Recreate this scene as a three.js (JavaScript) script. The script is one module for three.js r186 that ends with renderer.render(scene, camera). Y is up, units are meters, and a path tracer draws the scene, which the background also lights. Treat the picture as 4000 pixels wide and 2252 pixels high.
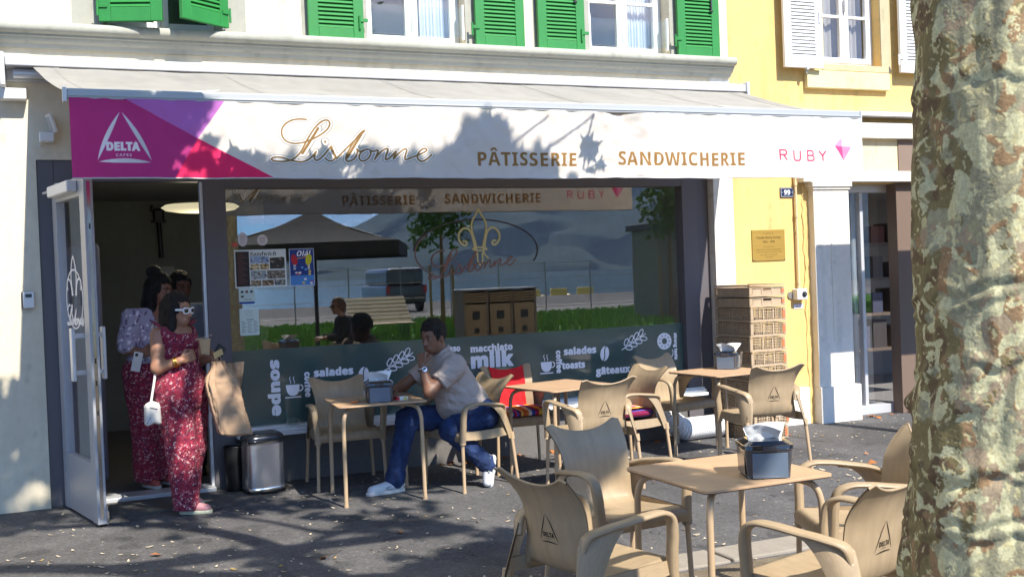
import * as THREE from 'three';
import { Sky } from 'three/addons/objects/Sky.js';
import { RoundedBoxGeometry } from 'three/addons/geometries/RoundedBoxGeometry.js';
import { mergeGeometries, mergeVertices } from 'three/addons/utils/BufferGeometryUtils.js';
import { createNoise2D, createNoise3D } from 'simplex-noise';

// ---------- camera, sky, sun, exposure ----------
const scene = new THREE.Scene();
const camera = new THREE.PerspectiveCamera(30.02, 1024 / 576, 0.05, 30000);
camera.position.set(0, 1.6, 8.601);
camera.rotation.set(-0.01479, -0.40330, -0.03878, 'YXZ');
scene.add(camera);
const renderer = new THREE.WebGLRenderer({ antialias: true });
renderer.setSize(1024, 576);
renderer.toneMapping = THREE.LinearToneMapping;
renderer.toneMappingExposure = 2.1;
renderer.shadowMap.enabled = true;
const SUN = new THREE.Vector3(0.23, 1.06, 1).normalize();
const sky = new Sky();
sky.scale.setScalar(20000);
sky.name = 'sky';
const su = sky.material.uniforms;
su.sunPosition.value.copy(SUN);
su.turbidity.value = 4; su.rayleigh.value = 0.52; su.mieCoefficient.value = 0.004; su.mieDirectionalG.value = 0.8;
su.cloudCoverage.value = 0.52; su.cloudDensity.value = 0.6; su.cloudScale.value = 0.0002; su.cloudElevation.value = 0.5;
sky.userData.kind = 'structure';
scene.add(sky);
scene.environmentIntensity = 0.21;
const sun = new THREE.DirectionalLight(new THREE.Color().setRGB(1.0, 0.93, 0.82), 4.6);
sun.name = 'sun';
sun.position.copy(SUN).multiplyScalar(40).add(new THREE.Vector3(3, 0, 2));
sun.target.position.set(3, 0, 2);
sun.castShadow = true; sun.shadow.radius = 1; sun.shadow.mapSize.set(4096, 4096);
Object.assign(sun.shadow.camera, { left: -25, right: 25, top: 25, bottom: -25, near: 1, far: 120 });
scene.add(sun, sun.target);

// ---------- helpers ----------
const V = (x, y, z) => new THREE.Vector3(x, y, z);
let seedState = 12345;
const rnd = () => { seedState = (seedState + 0x6d2b79f5) | 0; let t = Math.imul(seedState ^ (seedState >>> 15), 1 | seedState); t = (t + Math.imul(t ^ (t >>> 7), 61 | t)) ^ t; return ((t ^ (t >>> 14)) >>> 0) / 4294967296; };
const rr = (a, b) => a + (b - a) * rnd();
const n2 = createNoise2D(rnd), n3 = createNoise3D(rnd);
const clamp = (x, a = 0, b = 1) => Math.min(b, Math.max(a, x));
const sst = (a, b, x) => { const t = clamp((x - a) / (b - a)); return t * t * (3 - 2 * t); };
const lerp = (a, b, t) => a + (b - a) * t;
const lin = (r, g, b) => new THREE.Color().setRGB(r, g, b);
const names = new Map();
function numbered(n) { const k = names.get(n) ?? 0; names.set(n, k + 1); return k ? n + '_' + String(k).padStart(3, '0') : n; }
function put(name, geo, mat, parent) {
  const m = new THREE.Mesh(geo, mat);
  m.name = parent ? name : numbered(name);
  m.castShadow = m.receiveShadow = true;
  (parent ?? scene).add(m);
  return m;
}
function tag(o, label, category, group, kind) {
  if (label) o.userData.label = label;
  if (category) o.userData.category = category;
  if (group) o.userData.group = group;
  if (kind) o.userData.kind = kind;
  return o;
}
function thing(name, label, category, [x, y, z] = [0, 0, 0], turn = 0, group) {
  const g = new THREE.Group();
  g.name = numbered(name); g.position.set(x, y, z); g.rotation.y = turn;
  scene.add(g);
  return tag(g, label, category, group);
}
function part(name, parent, [x, y, z] = [0, 0, 0], turn = 0) { const g = new THREE.Group(); g.name = name; g.position.set(x, y, z); g.rotation.y = turn; parent.add(g); return g; }
const struct = (name, geo, mat, label) => tag(put(name, geo, mat), label, null, null, 'structure');
function copyOf(o, label, pos, turn) { const c = o.clone(); c.name = numbered(o.name.replace(/_\d{3}$/, '')); c.userData = { ...o.userData, label }; c.position.set(...pos); c.rotation.set(0, turn, 0); scene.add(c); return c; }
// geometry
function boxUV(g, s = 1) {                         // uv in metres from position, by the main axis of the normal
  const p = g.attributes.position, n = g.attributes.normal, uv = new Float32Array(p.count * 2);
  for (let i = 0; i < p.count; i++) {
    const ax = Math.abs(n.getX(i)), ay = Math.abs(n.getY(i)), az = Math.abs(n.getZ(i)), x = p.getX(i), y = p.getY(i), z = p.getZ(i);
    const [a, b] = ay > ax && ay > az ? [x, z] : ax > az ? [z, y] : [x, y];
    uv[2 * i] = a * s; uv[2 * i + 1] = b * s;
  }
  g.setAttribute('uv', new THREE.BufferAttribute(uv, 2));
  return g;
}
function bx(x0, x1, y0, y1, z0, z1, r = 0) {       // a box from corner to corner, edges rounded by r
  const w = x1 - x0, h = y1 - y0, d = z1 - z0;
  const g = r > 0 ? new RoundedBoxGeometry(w, h, d, 1, Math.min(r, w / 2.1, h / 2.1, d / 2.1)) : new THREE.BoxGeometry(w, h, d);
  g.translate((x0 + x1) / 2, (y0 + y1) / 2, (z0 + z1) / 2);
  return boxUV(g);
}
function merged(list) { return mergeGeometries(list.map((g) => { const h = g.index ? g.toNonIndexed() : g; for (const k of Object.keys(h.attributes)) if (!['position', 'normal', 'uv'].includes(k)) h.deleteAttribute(k); if (!h.attributes.uv) boxUV(h); return h; })); }
function tube(pts, r, seg = 24, rad = 8, closed = false) { return new THREE.TubeGeometry(new THREE.CatmullRomCurve3(pts.map((p) => (p.isVector3 ? p : V(...p))), closed, 'centripetal'), seg, r, rad, closed); }
function rod(a, b, r0, r1 = r0, rad = 10) {        // a straight tapered rod from a to b
  const A = V(...a), B = V(...b), g = new THREE.CylinderGeometry(r1, r0, A.distanceTo(B), rad, 1);
  g.applyQuaternion(new THREE.Quaternion().setFromUnitVectors(V(0, 1, 0), B.clone().sub(A).normalize()));
  const m = A.add(B).multiplyScalar(0.5); g.translate(m.x, m.y, m.z);
  return g;
}
function grid(nu, nv, fn) {                         // open sheet; fn(u, v) -> [x, y, z]
  const pos = [], uv = [], idx = [];
  for (let j = 0; j <= nv; j++) for (let i = 0; i <= nu; i++) { pos.push(...fn(i / nu, j / nv)); uv.push(i / nu, j / nv); }
  for (let j = 0; j < nv; j++) for (let i = 0; i < nu; i++) { const a = j * (nu + 1) + i, b = a + 1, c = a + nu + 1, d = c + 1; idx.push(a, b, d, a, d, c); }
  const g = new THREE.BufferGeometry();
  g.setAttribute('position', new THREE.Float32BufferAttribute(pos, 3)); g.setAttribute('uv', new THREE.Float32BufferAttribute(uv, 2)); g.setIndex(idx); g.computeVertexNormals();
  return g;
}
function shell(nu, nv, fn, th, range = [0, 1]) {    // closed sheet of thickness th around fn(u, v); v runs over range
  const e = 1e-3, P = (u, v) => V(...fn(u, v)), pos = [], nor = [], uv = [], idx = [], N = (nu + 1) * (nv + 1);
  const nrm = (u, v) => P(Math.min(1, u + e), v).sub(P(Math.max(0, u - e), v)).cross(P(u, Math.min(1, v + e)).sub(P(u, Math.max(0, v - e)))).normalize();
  for (const s of [1, -1]) for (let j = 0; j <= nv; j++) for (let i = 0; i <= nu; i++) {
    const u = i / nu, v = lerp(range[0], range[1], j / nv), n = nrm(u, v), p = P(u, v).addScaledVector(n, s * th / 2);
    pos.push(p.x, p.y, p.z); nor.push(n.x * s, n.y * s, n.z * s); uv.push(u, v);
  }
  for (let j = 0; j < nv; j++) for (let i = 0; i < nu; i++) {
    const a = j * (nu + 1) + i, b = a + 1, c = a + nu + 1, d = c + 1;
    idx.push(a, b, d, a, d, c, N + a, N + d, N + b, N + a, N + c, N + d);
  }
  const rim = (list) => { for (let k = 0; k + 1 < list.length; k++) { const [a, b] = [list[k], list[k + 1]]; idx.push(a, N + a, N + b, a, N + b, b); } };
  const row = (j) => Array.from({ length: nu + 1 }, (_, i) => j * (nu + 1) + i), col = (i) => Array.from({ length: nv + 1 }, (_, j) => j * (nu + 1) + i);
  rim(row(0)); rim(row(nv).reverse()); rim(col(0).reverse()); rim(col(nu));
  const g = new THREE.BufferGeometry();
  g.setAttribute('position', new THREE.Float32BufferAttribute(pos, 3)); g.setAttribute('normal', new THREE.Float32BufferAttribute(nor, 3)); g.setAttribute('uv', new THREE.Float32BufferAttribute(uv, 2)); g.setIndex(idx);
  return g;
}
function sweep(pts, section, seg = 40, sizes = () => [1, 1], side = V(1, 0, 0)) {   // closed section [[a, b]..] swept along pts; a along side, b across
  const curve = new THREE.CatmullRomCurve3(pts.map((p) => V(...p)), false, 'centripetal'), n = section.length, pos = [], uv = [], idx = [];
  for (let j = 0; j <= seg; j++) {
    const t = j / seg, p = curve.getPointAt(t), tan = curve.getTangentAt(t), up = tan.clone().cross(side).normalize(), sd = up.clone().cross(tan).normalize(), [sa, sb] = sizes(t);
    for (let i = 0; i <= n; i++) { const [a, b] = section[i % n]; const q = p.clone().addScaledVector(sd, a * sa).addScaledVector(up, b * sb); pos.push(q.x, q.y, q.z); uv.push(i / n, t); }
  }
  for (let j = 0; j < seg; j++) for (let i = 0; i < n; i++) { const a = j * (n + 1) + i, b = a + 1, c = a + n + 1, d = c + 1; idx.push(a, d, b, a, c, d); }
  for (const j of [0, seg]) { const c0 = pos.length / 3, p = curve.getPointAt(j / seg); pos.push(p.x, p.y, p.z); uv.push(0, 0); for (let i = 0; i < n; i++) { const a = j * (n + 1) + i; j ? idx.push(c0, a, a + 1) : idx.push(c0, a + 1, a); } }
  const g = new THREE.BufferGeometry();
  g.setAttribute('position', new THREE.Float32BufferAttribute(pos, 3)); g.setAttribute('uv', new THREE.Float32BufferAttribute(uv, 2)); g.setIndex(idx); g.computeVertexNormals();
  return g;
}
const oval = (a, b, n = 12, p = 2) => Array.from({ length: n }, (_, i) => { const t = (i / n) * 2 * Math.PI, c = Math.cos(t), s = Math.sin(t); return [a * Math.sign(c) * Math.abs(c) ** (2 / p), b * Math.sign(s) * Math.abs(s) ** (2 / p)]; });
// textures
function dataTex(w, h, fn, srgb = true, repeat = true) {
  const d = new Uint8Array(w * h * 4);
  for (let y = 0; y < h; y++) for (let x = 0; x < w; x++) { const c = fn(x / w, y / h, x, y), i = (y * w + x) * 4; d[i] = clamp(c[0]) * 255; d[i + 1] = clamp(c[1]) * 255; d[i + 2] = clamp(c[2]) * 255; d[i + 3] = 255; }
  const t = new THREE.DataTexture(d, w, h);
  t.magFilter = THREE.LinearFilter; t.minFilter = THREE.LinearMipmapLinearFilter; t.generateMipmaps = true;
  if (repeat) t.wrapS = t.wrapT = THREE.RepeatWrapping;
  if (srgb) t.colorSpace = THREE.SRGBColorSpace;
  t.needsUpdate = true;
  return t;
}
function canvasTex(w, h, draw) {
  const c = document.createElement('canvas'); c.width = w; c.height = h;
  draw(c.getContext('2d'), w, h);
  const t = new THREE.CanvasTexture(c); t.colorSpace = THREE.SRGBColorSpace; t.anisotropy = 8;
  return t;
}
// seamless noise on the unit square
const tn = (u, v, f, o = 0) => { const a = u * 2 * Math.PI, b = v * 2 * Math.PI, r = f / (2 * Math.PI); return (n3(Math.cos(a) * r + o, Math.sin(a) * r, Math.cos(b) * r * 0.97 + o) + n3(Math.sin(b) * r + o, Math.cos(a) * r + 7, Math.sin(a) * r)) * 0.6; };
const scaled = (t, sx, sy = sx) => { const c = t.clone(); c.repeat.set(sx, sy); c.needsUpdate = true; return c; };
const fine = dataTex(256, 256, (u, v) => { const g = 0.5 + 0.22 * tn(u, v, 60) + 0.2 * (rnd() - 0.5) + 0.12 * tn(u, v, 9, 3); return [g, g, g]; }, false);
const mottle = dataTex(512, 512, (u, v) => { const g = 0.955 + 0.03 * tn(u, v, 3, 1) + 0.02 * tn(u, v, 11, 5) + 0.02 * tn(u, v, 42, 9) + 0.02 * (rnd() - 0.5); return [g, g, g * 0.995]; });
const std = (o) => new THREE.MeshStandardMaterial(o);
const phys = (o) => new THREE.MeshPhysicalMaterial(o);
const weather = dataTex(512, 512, (u, v) => { const st = Math.max(0, tn(u, v * 0.12, 26, 13) * 0.9 + tn(u, v, 5, 2) * 0.5 - 0.34), sp = Math.max(0, tn(u, v, 34, 77) - 0.52), g = 0.965 + 0.03 * tn(u, v, 3, 1) + 0.022 * tn(u, v, 11, 5) + 0.02 * tn(u, v, 60, 9) + 0.02 * (rnd() - 0.5) - 0.09 * st - 0.16 * sp; return [g, g * 0.992, g * 0.975]; });
const plaster = (c, rep = 0.25) => std({ color: c, roughness: 0.93, map: scaled(weather, rep), bumpMap: scaled(fine, 2.2), bumpScale: 0.0016 });
const M = {
  cream: plaster(lin(0.76, 0.69, 0.54)), white: plaster(lin(0.80, 0.77, 0.71)), trim: plaster(lin(0.43, 0.435, 0.385)), surround: plaster(lin(0.40, 0.40, 0.355)), yellow: plaster(lin(0.80, 0.555, 0.215)), sand: plaster(lin(0.52, 0.46, 0.30)),
  green: phys({ color: lin(0.022, 0.23, 0.045), roughness: 0.5, map: scaled(mottle, 1.3), bumpMap: scaled(fine, 3), bumpScale: 0.0004 }),
  whitePaint: std({ color: lin(0.80, 0.80, 0.79), roughness: 0.4 }),
  anthracite: std({ color: lin(0.115, 0.105, 0.115), roughness: 0.5 }),
  alu: std({ color: lin(0.62, 0.63, 0.65), roughness: 0.38, metalness: 0.35 }), aluWhite: std({ color: lin(0.50, 0.50, 0.52), roughness: 0.42 }),
  steel: std({ color: lin(0.62, 0.62, 0.63), roughness: 0.16, metalness: 1 }), darkMetal: std({ color: lin(0.03, 0.03, 0.033), roughness: 0.45 }),
  black: std({ color: lin(0.012, 0.012, 0.013), roughness: 0.4 }), whitePlastic: std({ color: lin(0.72, 0.72, 0.70), roughness: 0.45 }),
  glass: phys({ color: 0xffffff, transmission: 1, roughness: 0.0, thickness: 0, ior: 2.9 }),
  clear: phys({ color: lin(0.93, 0.97, 0.95), transmission: 1, roughness: 0.02, thickness: 0, ior: 1.5 }),
};
// ---------- ground ----------
const asphaltMap = dataTex(1152, 864, (u, v) => {           // 12 m by 9 m: worn patches, stains, gum spots, hairline cracks
  const x = u * 12, z = v * 9, s = rnd(), big = tn(u, v, 5, 2), mid = tn(u, v, 22, 4);
  let g = 0.335 + 0.030 * big + 0.026 * mid + 0.020 * tn(u, v, 110, 1) + (s > 0.95 ? 0.15 * rnd() : s < 0.10 ? -0.06 : 0) + 0.06 * (rnd() - 0.5);
  const patch = tn(u, v, 9, 40); if (patch > 0.42) g -= 0.035 * sst(0.42, 0.45, patch);
  const stain = tn(u, v, 30, 60); if (stain > 0.55) g -= 0.05 * sst(0.55, 0.60, stain);
  const crack = Math.abs(n2(x * 0.55 + 0.35 * n2(x * 2, z * 2), z * 0.55 + 0.35 * n2(z * 2, x * 2))); if (crack < 0.006) g -= 0.09;
  return [g * 1.02, g, g * 0.995];
});
const asphalt = std({ color: 0xffffff, roughness: 0.9, map: asphaltMap, bumpMap: scaled(fine, 20, 15), bumpScale: 0.005 });
{
  const g = new THREE.PlaneGeometry(160, 62, 1, 1).rotateX(-Math.PI / 2).translate(30, 0, 24), p = g.attributes.position, uv = g.attributes.uv;
  for (let i = 0; i < p.count; i++) uv.setXY(i, (p.getX(i) + 2) / 12, p.getZ(i) / 9);
  struct('pavement', g, asphalt);
}
const grit = dataTex(512, 512, (u, v) => { const s = rnd(), g = 0.5 + 0.06 * tn(u, v, 5) + 0.3 * (s - 0.5); return [g, g * 0.9, g * 0.74]; });
// stone edging round the tree pit and the gravel in it
{
  const stoneMat = plaster(lin(0.30, 0.27, 0.23), 1.3);
  const edge = thing('stone_edging', 'weathered pale stone edging flush with the asphalt beside the tree', 'kerb', [0, 0, 0]);
  for (let k = 0; k < 7; k++) { const a = 2.55 + k * 0.75; put('stone', bx(a, a + 0.735, -0.05, 0.016 + 0.004 * (k % 3), 3.50 + 0.008 * (k % 2), 3.76, 0.012), stoneMat, edge); }
  const g = boxUV(new THREE.PlaneGeometry(6, 4.2).rotateX(-Math.PI / 2).translate(5.5, 0.006, 5.9), 1.2);
  struct('gravel_bed', g, std({ color: lin(0.72, 0.72, 0.72), map: grit, roughness: 1, bumpMap: scaled(fine, 1.4), bumpScale: 0.01 }));
}

// ---------- cream building with the shop ----------
const cream = thing('cream_building', 'cream plastered building with green shutters above a grey framed shopfront', 'building');
const shapeWall = (x0, x1, y0, y1, holes, mat, parent, name, z0, depth) => {
  const s = new THREE.Shape([[x0, y0], [x1, y0], [x1, y1], [x0, y1]].map((p) => new THREE.Vector2(...p)));
  for (const [a, b, c, d] of holes) s.holes.push(new THREE.Path([[a, c], [a, d], [b, d], [b, c]].map((p) => new THREE.Vector2(...p))));
  const g = new THREE.ExtrudeGeometry(s, { depth, bevelEnabled: false }).translate(0, 0, z0);
  return put(name, g, mat, parent);
};
const WIN = [[0.42, 1.29], [2.46, 3.33], [4.52, 5.36]];
shapeWall(-9, -0.08, 0, 3.40, [], M.cream, cream, 'wall', -0.3, 0.3);
shapeWall(-0.08, 5.78, 2.56, 3.40, [], M.cream, cream, 'wall', -0.3, 0.297);
shapeWall(5.78, 6.0, 0, 3.40, [], M.white, cream, 'wall', -0.3, 0.3);
shapeWall(-9, 6.0, 3.40, 8.2, WIN.map(([a, b]) => [a, b, 3.545, 5.2]), M.cream, cream, 'wall', -0.3, 0.3);
// painted surrounds, 3 mm proud of the plaster
for (const [x0, x1, [a, b]] of [[0.21, 1.48, WIN[0]], [1.925, 3.86, WIN[1]], [3.97, 5.885, WIN[2]]]) shapeWall(x0, x1, 3.546, 5.35, [[a, b, 3.5461, 5.2]], M.surround, cream, 'window_surround', 0, 0.004);
// string course
{
  const s = new THREE.Shape();
  s.moveTo(0, 3.37); s.lineTo(0.03, 3.37); s.lineTo(0.045, 3.40); s.quadraticCurveTo(0.075, 3.41, 0.085, 3.44); s.lineTo(0.10, 3.445); s.lineTo(0.10, 3.46); s.quadraticCurveTo(0.15, 3.47, 0.15, 3.505); s.quadraticCurveTo(0.15, 3.54, 0.11, 3.543); s.lineTo(0, 3.546); s.closePath();
  const g = new THREE.ExtrudeGeometry(s, { depth: 15.0, bevelEnabled: false, curveSegments: 8 }).rotateY(-Math.PI / 2).scale(-1, 1, 1);
  // after the turn x runs 0..15 and the profile points to +z
  g.applyMatrix4(new THREE.Matrix4().makeScale(1, 1, 1));
  const p = g.attributes.position; for (let i = 0; i < p.count; i++) { p.setX(i, p.getX(i) - 9); }
  if (g.index === null) { const idx = []; for (let i = 0; i < p.count; i += 3) idx.push(i, i + 2, i + 1); g.setIndex(idx); }
  g.computeVertexNormals(); boxUV(g);
  put('string_course', g, M.trim, cream);
}
// windows: white frames, two casements with glazing bars, glass guard
function casementWindow(parent, x0, x1, y0, y1, z, o = {}) {
  const w = part('window', parent, [0, 0, 0]), f = 0.055, mid = (x0 + x1) / 2, list = [];
  list.push(bx(x0, x0 + 0.03, y0, y1, z - 0.05, z, 0.004), bx(x1 - 0.03, x1, y0, y1, z - 0.05, z, 0.004), bx(x0 + 0.03, x1 - 0.03, y0, y0 + 0.03, z - 0.05, z, 0.004));
  put('frame', merged(list), M.whitePaint, w);
  for (const [a, b] of [[x0 + 0.032, mid - 0.002], [mid + 0.002, x1 - 0.032]]) {
    const l = [bx(a, a + f, y0 + 0.03, y1, z - 0.035, z + 0.012, 0.006), bx(b - f, b, y0 + 0.03, y1, z - 0.035, z + 0.012, 0.006), bx(a + f, b - f, y0 + 0.03, y0 + 0.085, z - 0.035, z + 0.010, 0.006)];
    for (const t of o.bars ?? []) l.push(bx(a + f, b - f, t - 0.015, t + 0.015, z - 0.03, z + 0.006, 0.004));
    put('casement', merged(l), M.whitePaint, w);
    const pane = boxUV(new THREE.PlaneGeometry(b - a - 2 * f + 0.01, y1 - y0 - 0.08).translate((a + b) / 2, (y0 + 0.085 + y1) / 2, z - 0.012));
    put('pane', pane, M.upperGlass, w);
  }
  put('handle', bx(mid - 0.012, mid + 0.012, y0 + 0.55, y0 + 0.67, z + 0.012, z + 0.045, 0.006), M.aluWhite, w);
  if (o.curtain) put('curtain', grid(80, 2, (u, v) => [lerp(o.curtain[0], o.curtain[1], u), lerp(y0 + 0.06, y1, v), z - 0.10 + 0.012 * Math.sin(u * 60 + 2 * n2(u * 4, 0))]), o.curtainMat ?? M.net, w);
  put('room_back', bx(x0 - 0.25, x1 + 0.25, y0 - 0.05, y1 + 0.1, z - 1.35, z - 1.3), M.midGrey, w);
  put('room_side', merged([bx(x0 - 0.3, x0 - 0.25, y0 - 0.05, y1 + 0.1, z - 1.35, z - 0.2), bx(x1 + 0.25, x1 + 0.3, y0 - 0.05, y1 + 0.1, z - 1.35, z - 0.2), bx(x0 - 0.3, x1 + 0.3, y0 - 0.1, y0 - 0.05, z - 1.35, z - 0.2), bx(x0 - 0.3, x1 + 0.3, y1 + 0.1, y1 + 0.15, z - 1.35, z - 0.2)]), M.midGrey, w);
  return w;
}
M.upperGlass = phys({ color: 0xffffff, transmission: 1, roughness: 0.0, thickness: 0, ior: 2.2 });
M.net = std({ color: lin(0.55, 0.60, 0.68), roughness: 1, side: THREE.DoubleSide });
M.darkNet = std({ color: lin(0.30, 0.29, 0.27), roughness: 1, side: THREE.DoubleSide });
M.midGrey = std({ color: lin(0.28, 0.27, 0.26), roughness: 1 });  // one even grey for room walls and the kiosk hatch
WIN.forEach(([a, b], i) => {
  const w = casementWindow(cream, a, b, 3.555, 5.2, -0.15, { bars: i === 2 ? [4.05] : [4.35], curtain: i ? [b - 0.33, b - 0.03] : null });
  if (!i) return;
  put('guard_pane', bx(a + 0.02, b - 0.02, 3.625, 3.868, -0.022, -0.014), M.clear, w);
  for (const x of [a + 0.006, b - 0.022]) put('guard_bracket', bx(x, x + 0.018, 3.60, 3.90, -0.04, -0.006, 0.004), M.whitePaint, w);
});
// shutters
const slatGeo = new Map();
function shutter(parent, mat, w, h, name = 'shutter') {      // hinge edge at x = 0, body to +x, back at z = 0
  const s = part(name, parent), st = 0.085, rail = 0.105;
  put('shutter_frame', merged([bx(0, st, 0, h, 0, 0.036, 0.004), bx(w - st, w, 0, h, 0, 0.036, 0.004), bx(st, w - st, 0, rail, 0, 0.034, 0.004), bx(st, w - st, h - rail, h, 0, 0.034, 0.004)]), mat, s);
  const key = w.toFixed(3);
  if (!slatGeo.has(key)) { const g = new RoundedBoxGeometry(w - 2 * st + 0.004, 0.050, 0.009, 1, 0.003); g.rotateX(-0.62); slatGeo.set(key, boxUV(g)); }
  for (let y = rail + 0.02, k = 0; y < h - rail; y += 0.0335, k++) { const m = put('slat', slatGeo.get(key), mat, s); m.position.set(w / 2, y, 0.019); }
  return s;
}
function hinge(parent, x, y, mat) { put('hinge', merged([bx(x - 0.035, x + 0.035, y, y + 0.03, 0.036, 0.046, 0.003), rod([x - 0.035, y - 0.06, 0.045], [x - 0.035, y + 0.05, 0.045], 0.009)]), mat, parent); }
{
  const SH = 1.60;
  for (const [hx, ang, flip, z] of [[0.40, -0.29, 1, 0.10], [1.31, 0.61, -1, 0.10]]) {  // half closed pair
    const p = shutter(cream, M.green, 0.455, SH); p.position.set(hx, 3.565, z); p.rotation.y = flip > 0 ? ang : Math.PI + ang; if (flip < 0) { p.rotation.y = ang; p.scale.x = -1; }
    hinge(p, 0.03, 0.10, M.green);
  }
  for (const [x, s] of [[1.962, 1], [3.40, 0], [3.988, 1], [5.412, 0]]) {
    const p = shutter(cream, M.green, 0.457, SH); p.position.set(x, 3.525, 0.03); hinge(p, s ? 0.457 : 0.0, 0.16, M.green);
    put('stay', merged([bx(0.36, 0.375, 0.46, 0.60, 0.036, 0.05, 0.003), bx(0.35, 0.385, 0.44, 0.455, 0.036, 0.052, 0.003)]), M.darkMetal, p);
  }
}
// shopfront: anthracite frame
const front = part('shopfront', cream);
put('frame', merged([
  bx(-0.08, 0.035, 0, 2.56, -0.14, -0.02, 0.004), bx(0.035, 1.10, 2.40, 2.56, -0.14, -0.022, 0.004), bx(1.10, 1.27, 0, 2.56, -0.14, -0.018, 0.004), bx(1.27, 5.44, 2.345, 2.56, -0.14, -0.022, 0.004),
  bx(5.44, 5.60, 0.0, 2.56, -0.14, -0.018, 0.004), bx(5.60, 5.78, 0, 2.56, -0.24, -0.10, 0.004), bx(1.27, 5.44, 0.415, 0.445, -0.14, -0.03, 0.003)]), M.anthracite, front);
put('door_rebate', merged([bx(0.035, 0.075, 0, 2.40, -0.12, -0.06, 0.003), bx(1.075, 1.10, 0, 2.40, -0.12, -0.035, 0.003)]), M.alu, front);
put('window_pane', boxUV(new THREE.PlaneGeometry(4.17, 1.90).translate(3.355, 1.395, -0.085)), M.glass, front);
// frosted film on the lower part of the pane, with its white lettering
const filmInk = (c, w, h) => {
  const k = w / 4.17, X = (x) => (x - 1.27) * k, Y = (y) => (1.062 - y) * k;
  c.clearRect(0, 0, w, h);
  c.fillStyle = c.strokeStyle = 'rgb(236,238,246)';
  const word = (t, x, y, hgt, width, turn = 0) => { c.save(); c.translate(X(x), Y(y)); c.rotate(turn); c.font = '900 100px sans-serif'; const m = c.measureText(t).width; c.scale((width * k) / m, (hgt * k) / 73); c.lineWidth = 5; c.lineJoin = 'round'; c.fillText(t, 0, 0); c.strokeText(t, 0, 0); c.restore(); };
  const cup = (x, y, s) => {
    c.save(); c.translate(X(x), Y(y)); c.scale(k * s, k * s);
    c.beginPath(); c.moveTo(0, -0.09); c.lineTo(0.11, -0.09); c.quadraticCurveTo(0.11, 0, 0.055, 0); c.quadraticCurveTo(0, 0, 0, -0.09); c.fill();
    c.lineWidth = 0.010; c.beginPath(); c.arc(0.112, -0.062, 0.024, -1.4, 1.9); c.stroke(); c.fillRect(-0.01, 0.006, 0.13, 0.010);
    c.lineWidth = 0.006; for (const q of [0.035, 0.065]) { c.beginPath(); c.moveTo(q, -0.10); c.bezierCurveTo(q + 0.02, -0.12, q - 0.02, -0.13, q + 0.004, -0.155); c.stroke(); }
    c.restore();
  };
  const bean = (x, y, s, turn = 0.2) => { c.save(); c.translate(X(x), Y(y)); c.rotate(turn); c.scale(k * s, k * s); c.beginPath(); c.ellipse(0, 0, 0.045, 0.068, 0, 0, 7); c.fill(); c.globalCompositeOperation = 'destination-out'; c.lineWidth = 0.010; c.beginPath(); c.moveTo(0.008, -0.07); c.bezierCurveTo(-0.03, -0.02, 0.03, 0.02, -0.008, 0.07); c.stroke(); c.restore(); };
  const ear = (x, y, s) => { c.save(); c.translate(X(x), Y(y)); c.rotate(-0.45); c.scale(k * s, k * s); c.lineWidth = 0.009; c.beginPath(); c.moveTo(-0.06, 0.01); c.lineTo(0.25, 0); c.stroke(); for (let i = 0; i < 4; i++) for (const d of [-1, 1]) { c.beginPath(); c.ellipse(0.02 + i * 0.062, d * 0.032, 0.036, 0.019, d * 0.6, 0, 7); c.stroke(); } c.restore(); };
  const donut = (x, y, s) => { c.save(); c.translate(X(x), Y(y)); c.scale(k * s, k * s); c.beginPath(); c.arc(0, 0, 0.078, 0, 7); c.fill(); c.globalCompositeOperation = 'destination-out'; c.beginPath(); c.arc(0, 0, 0.028, 0, 7); c.fill(); c.lineWidth = 0.008; for (let i = 0; i < 9; i++) { const a = i * 0.7; c.beginPath(); c.moveTo(0.045 * Math.cos(a), 0.045 * Math.sin(a)); c.lineTo(0.06 * Math.cos(a + 0.1), 0.06 * Math.sin(a + 0.1)); c.stroke(); } c.restore(); c.lineWidth = 0.008 * k; c.beginPath(); c.arc(X(x + 0.04), Y(y - 0.11), 0.05 * k, -0.6, 1.9); c.stroke(); };
  const group = (dx, dy, all) => {
    cup(1.69 + dx, 0.675 + dy, 1); word('coffee', 1.845 + dx, 0.86 + dy, 0.05, 0.205, Math.PI / 2);
    word('salades', 1.92 + dx, 0.815 + dy, 0.062, 0.33); word('toasts', 1.90 + dx, 0.69 + dy, 0.058, 0.23); bean(2.335 + dx, 0.80 + dy, 1); word('gâteaux', 2.24 + dx, 0.615 + dy, 0.062, 0.35);
    ear(2.56 + dx, 0.855 + dy, 0.95); donut(2.97 + dx, 0.875 + dy, 1); word('strong taste', 3.075 + dx, 0.945 + dy, 0.034, 0.25, Math.PI / 2);
  };
  word('soupe', 1.575, 0.975, 0.085, 0.45, Math.PI / 2);
  group(0, 0); group(2.265, 0.03);
  word('espresso', 2.93, 0.945, 0.05, 0.27); word('macchiato', 3.29, 0.925, 0.055, 0.40); word('milk', 3.285, 0.79, 0.125, 0.40);
};
const filmTex = canvasTex(2048, 300, filmInk);
put('lower_film', boxUV(new THREE.PlaneGeometry(4.166, 0.612)).translate(3.355, 0.756, -0.0832), phys({ color: lin(0.062, 0.105, 0.100), roughness: 0.10, ior: 1.75 }), front);
put('white_lettering', new THREE.PlaneGeometry(4.166, 0.612).translate(3.355, 0.756, -0.0818), std({ map: filmTex, alphaTest: 0.5, roughness: 0.7 }), front);
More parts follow.
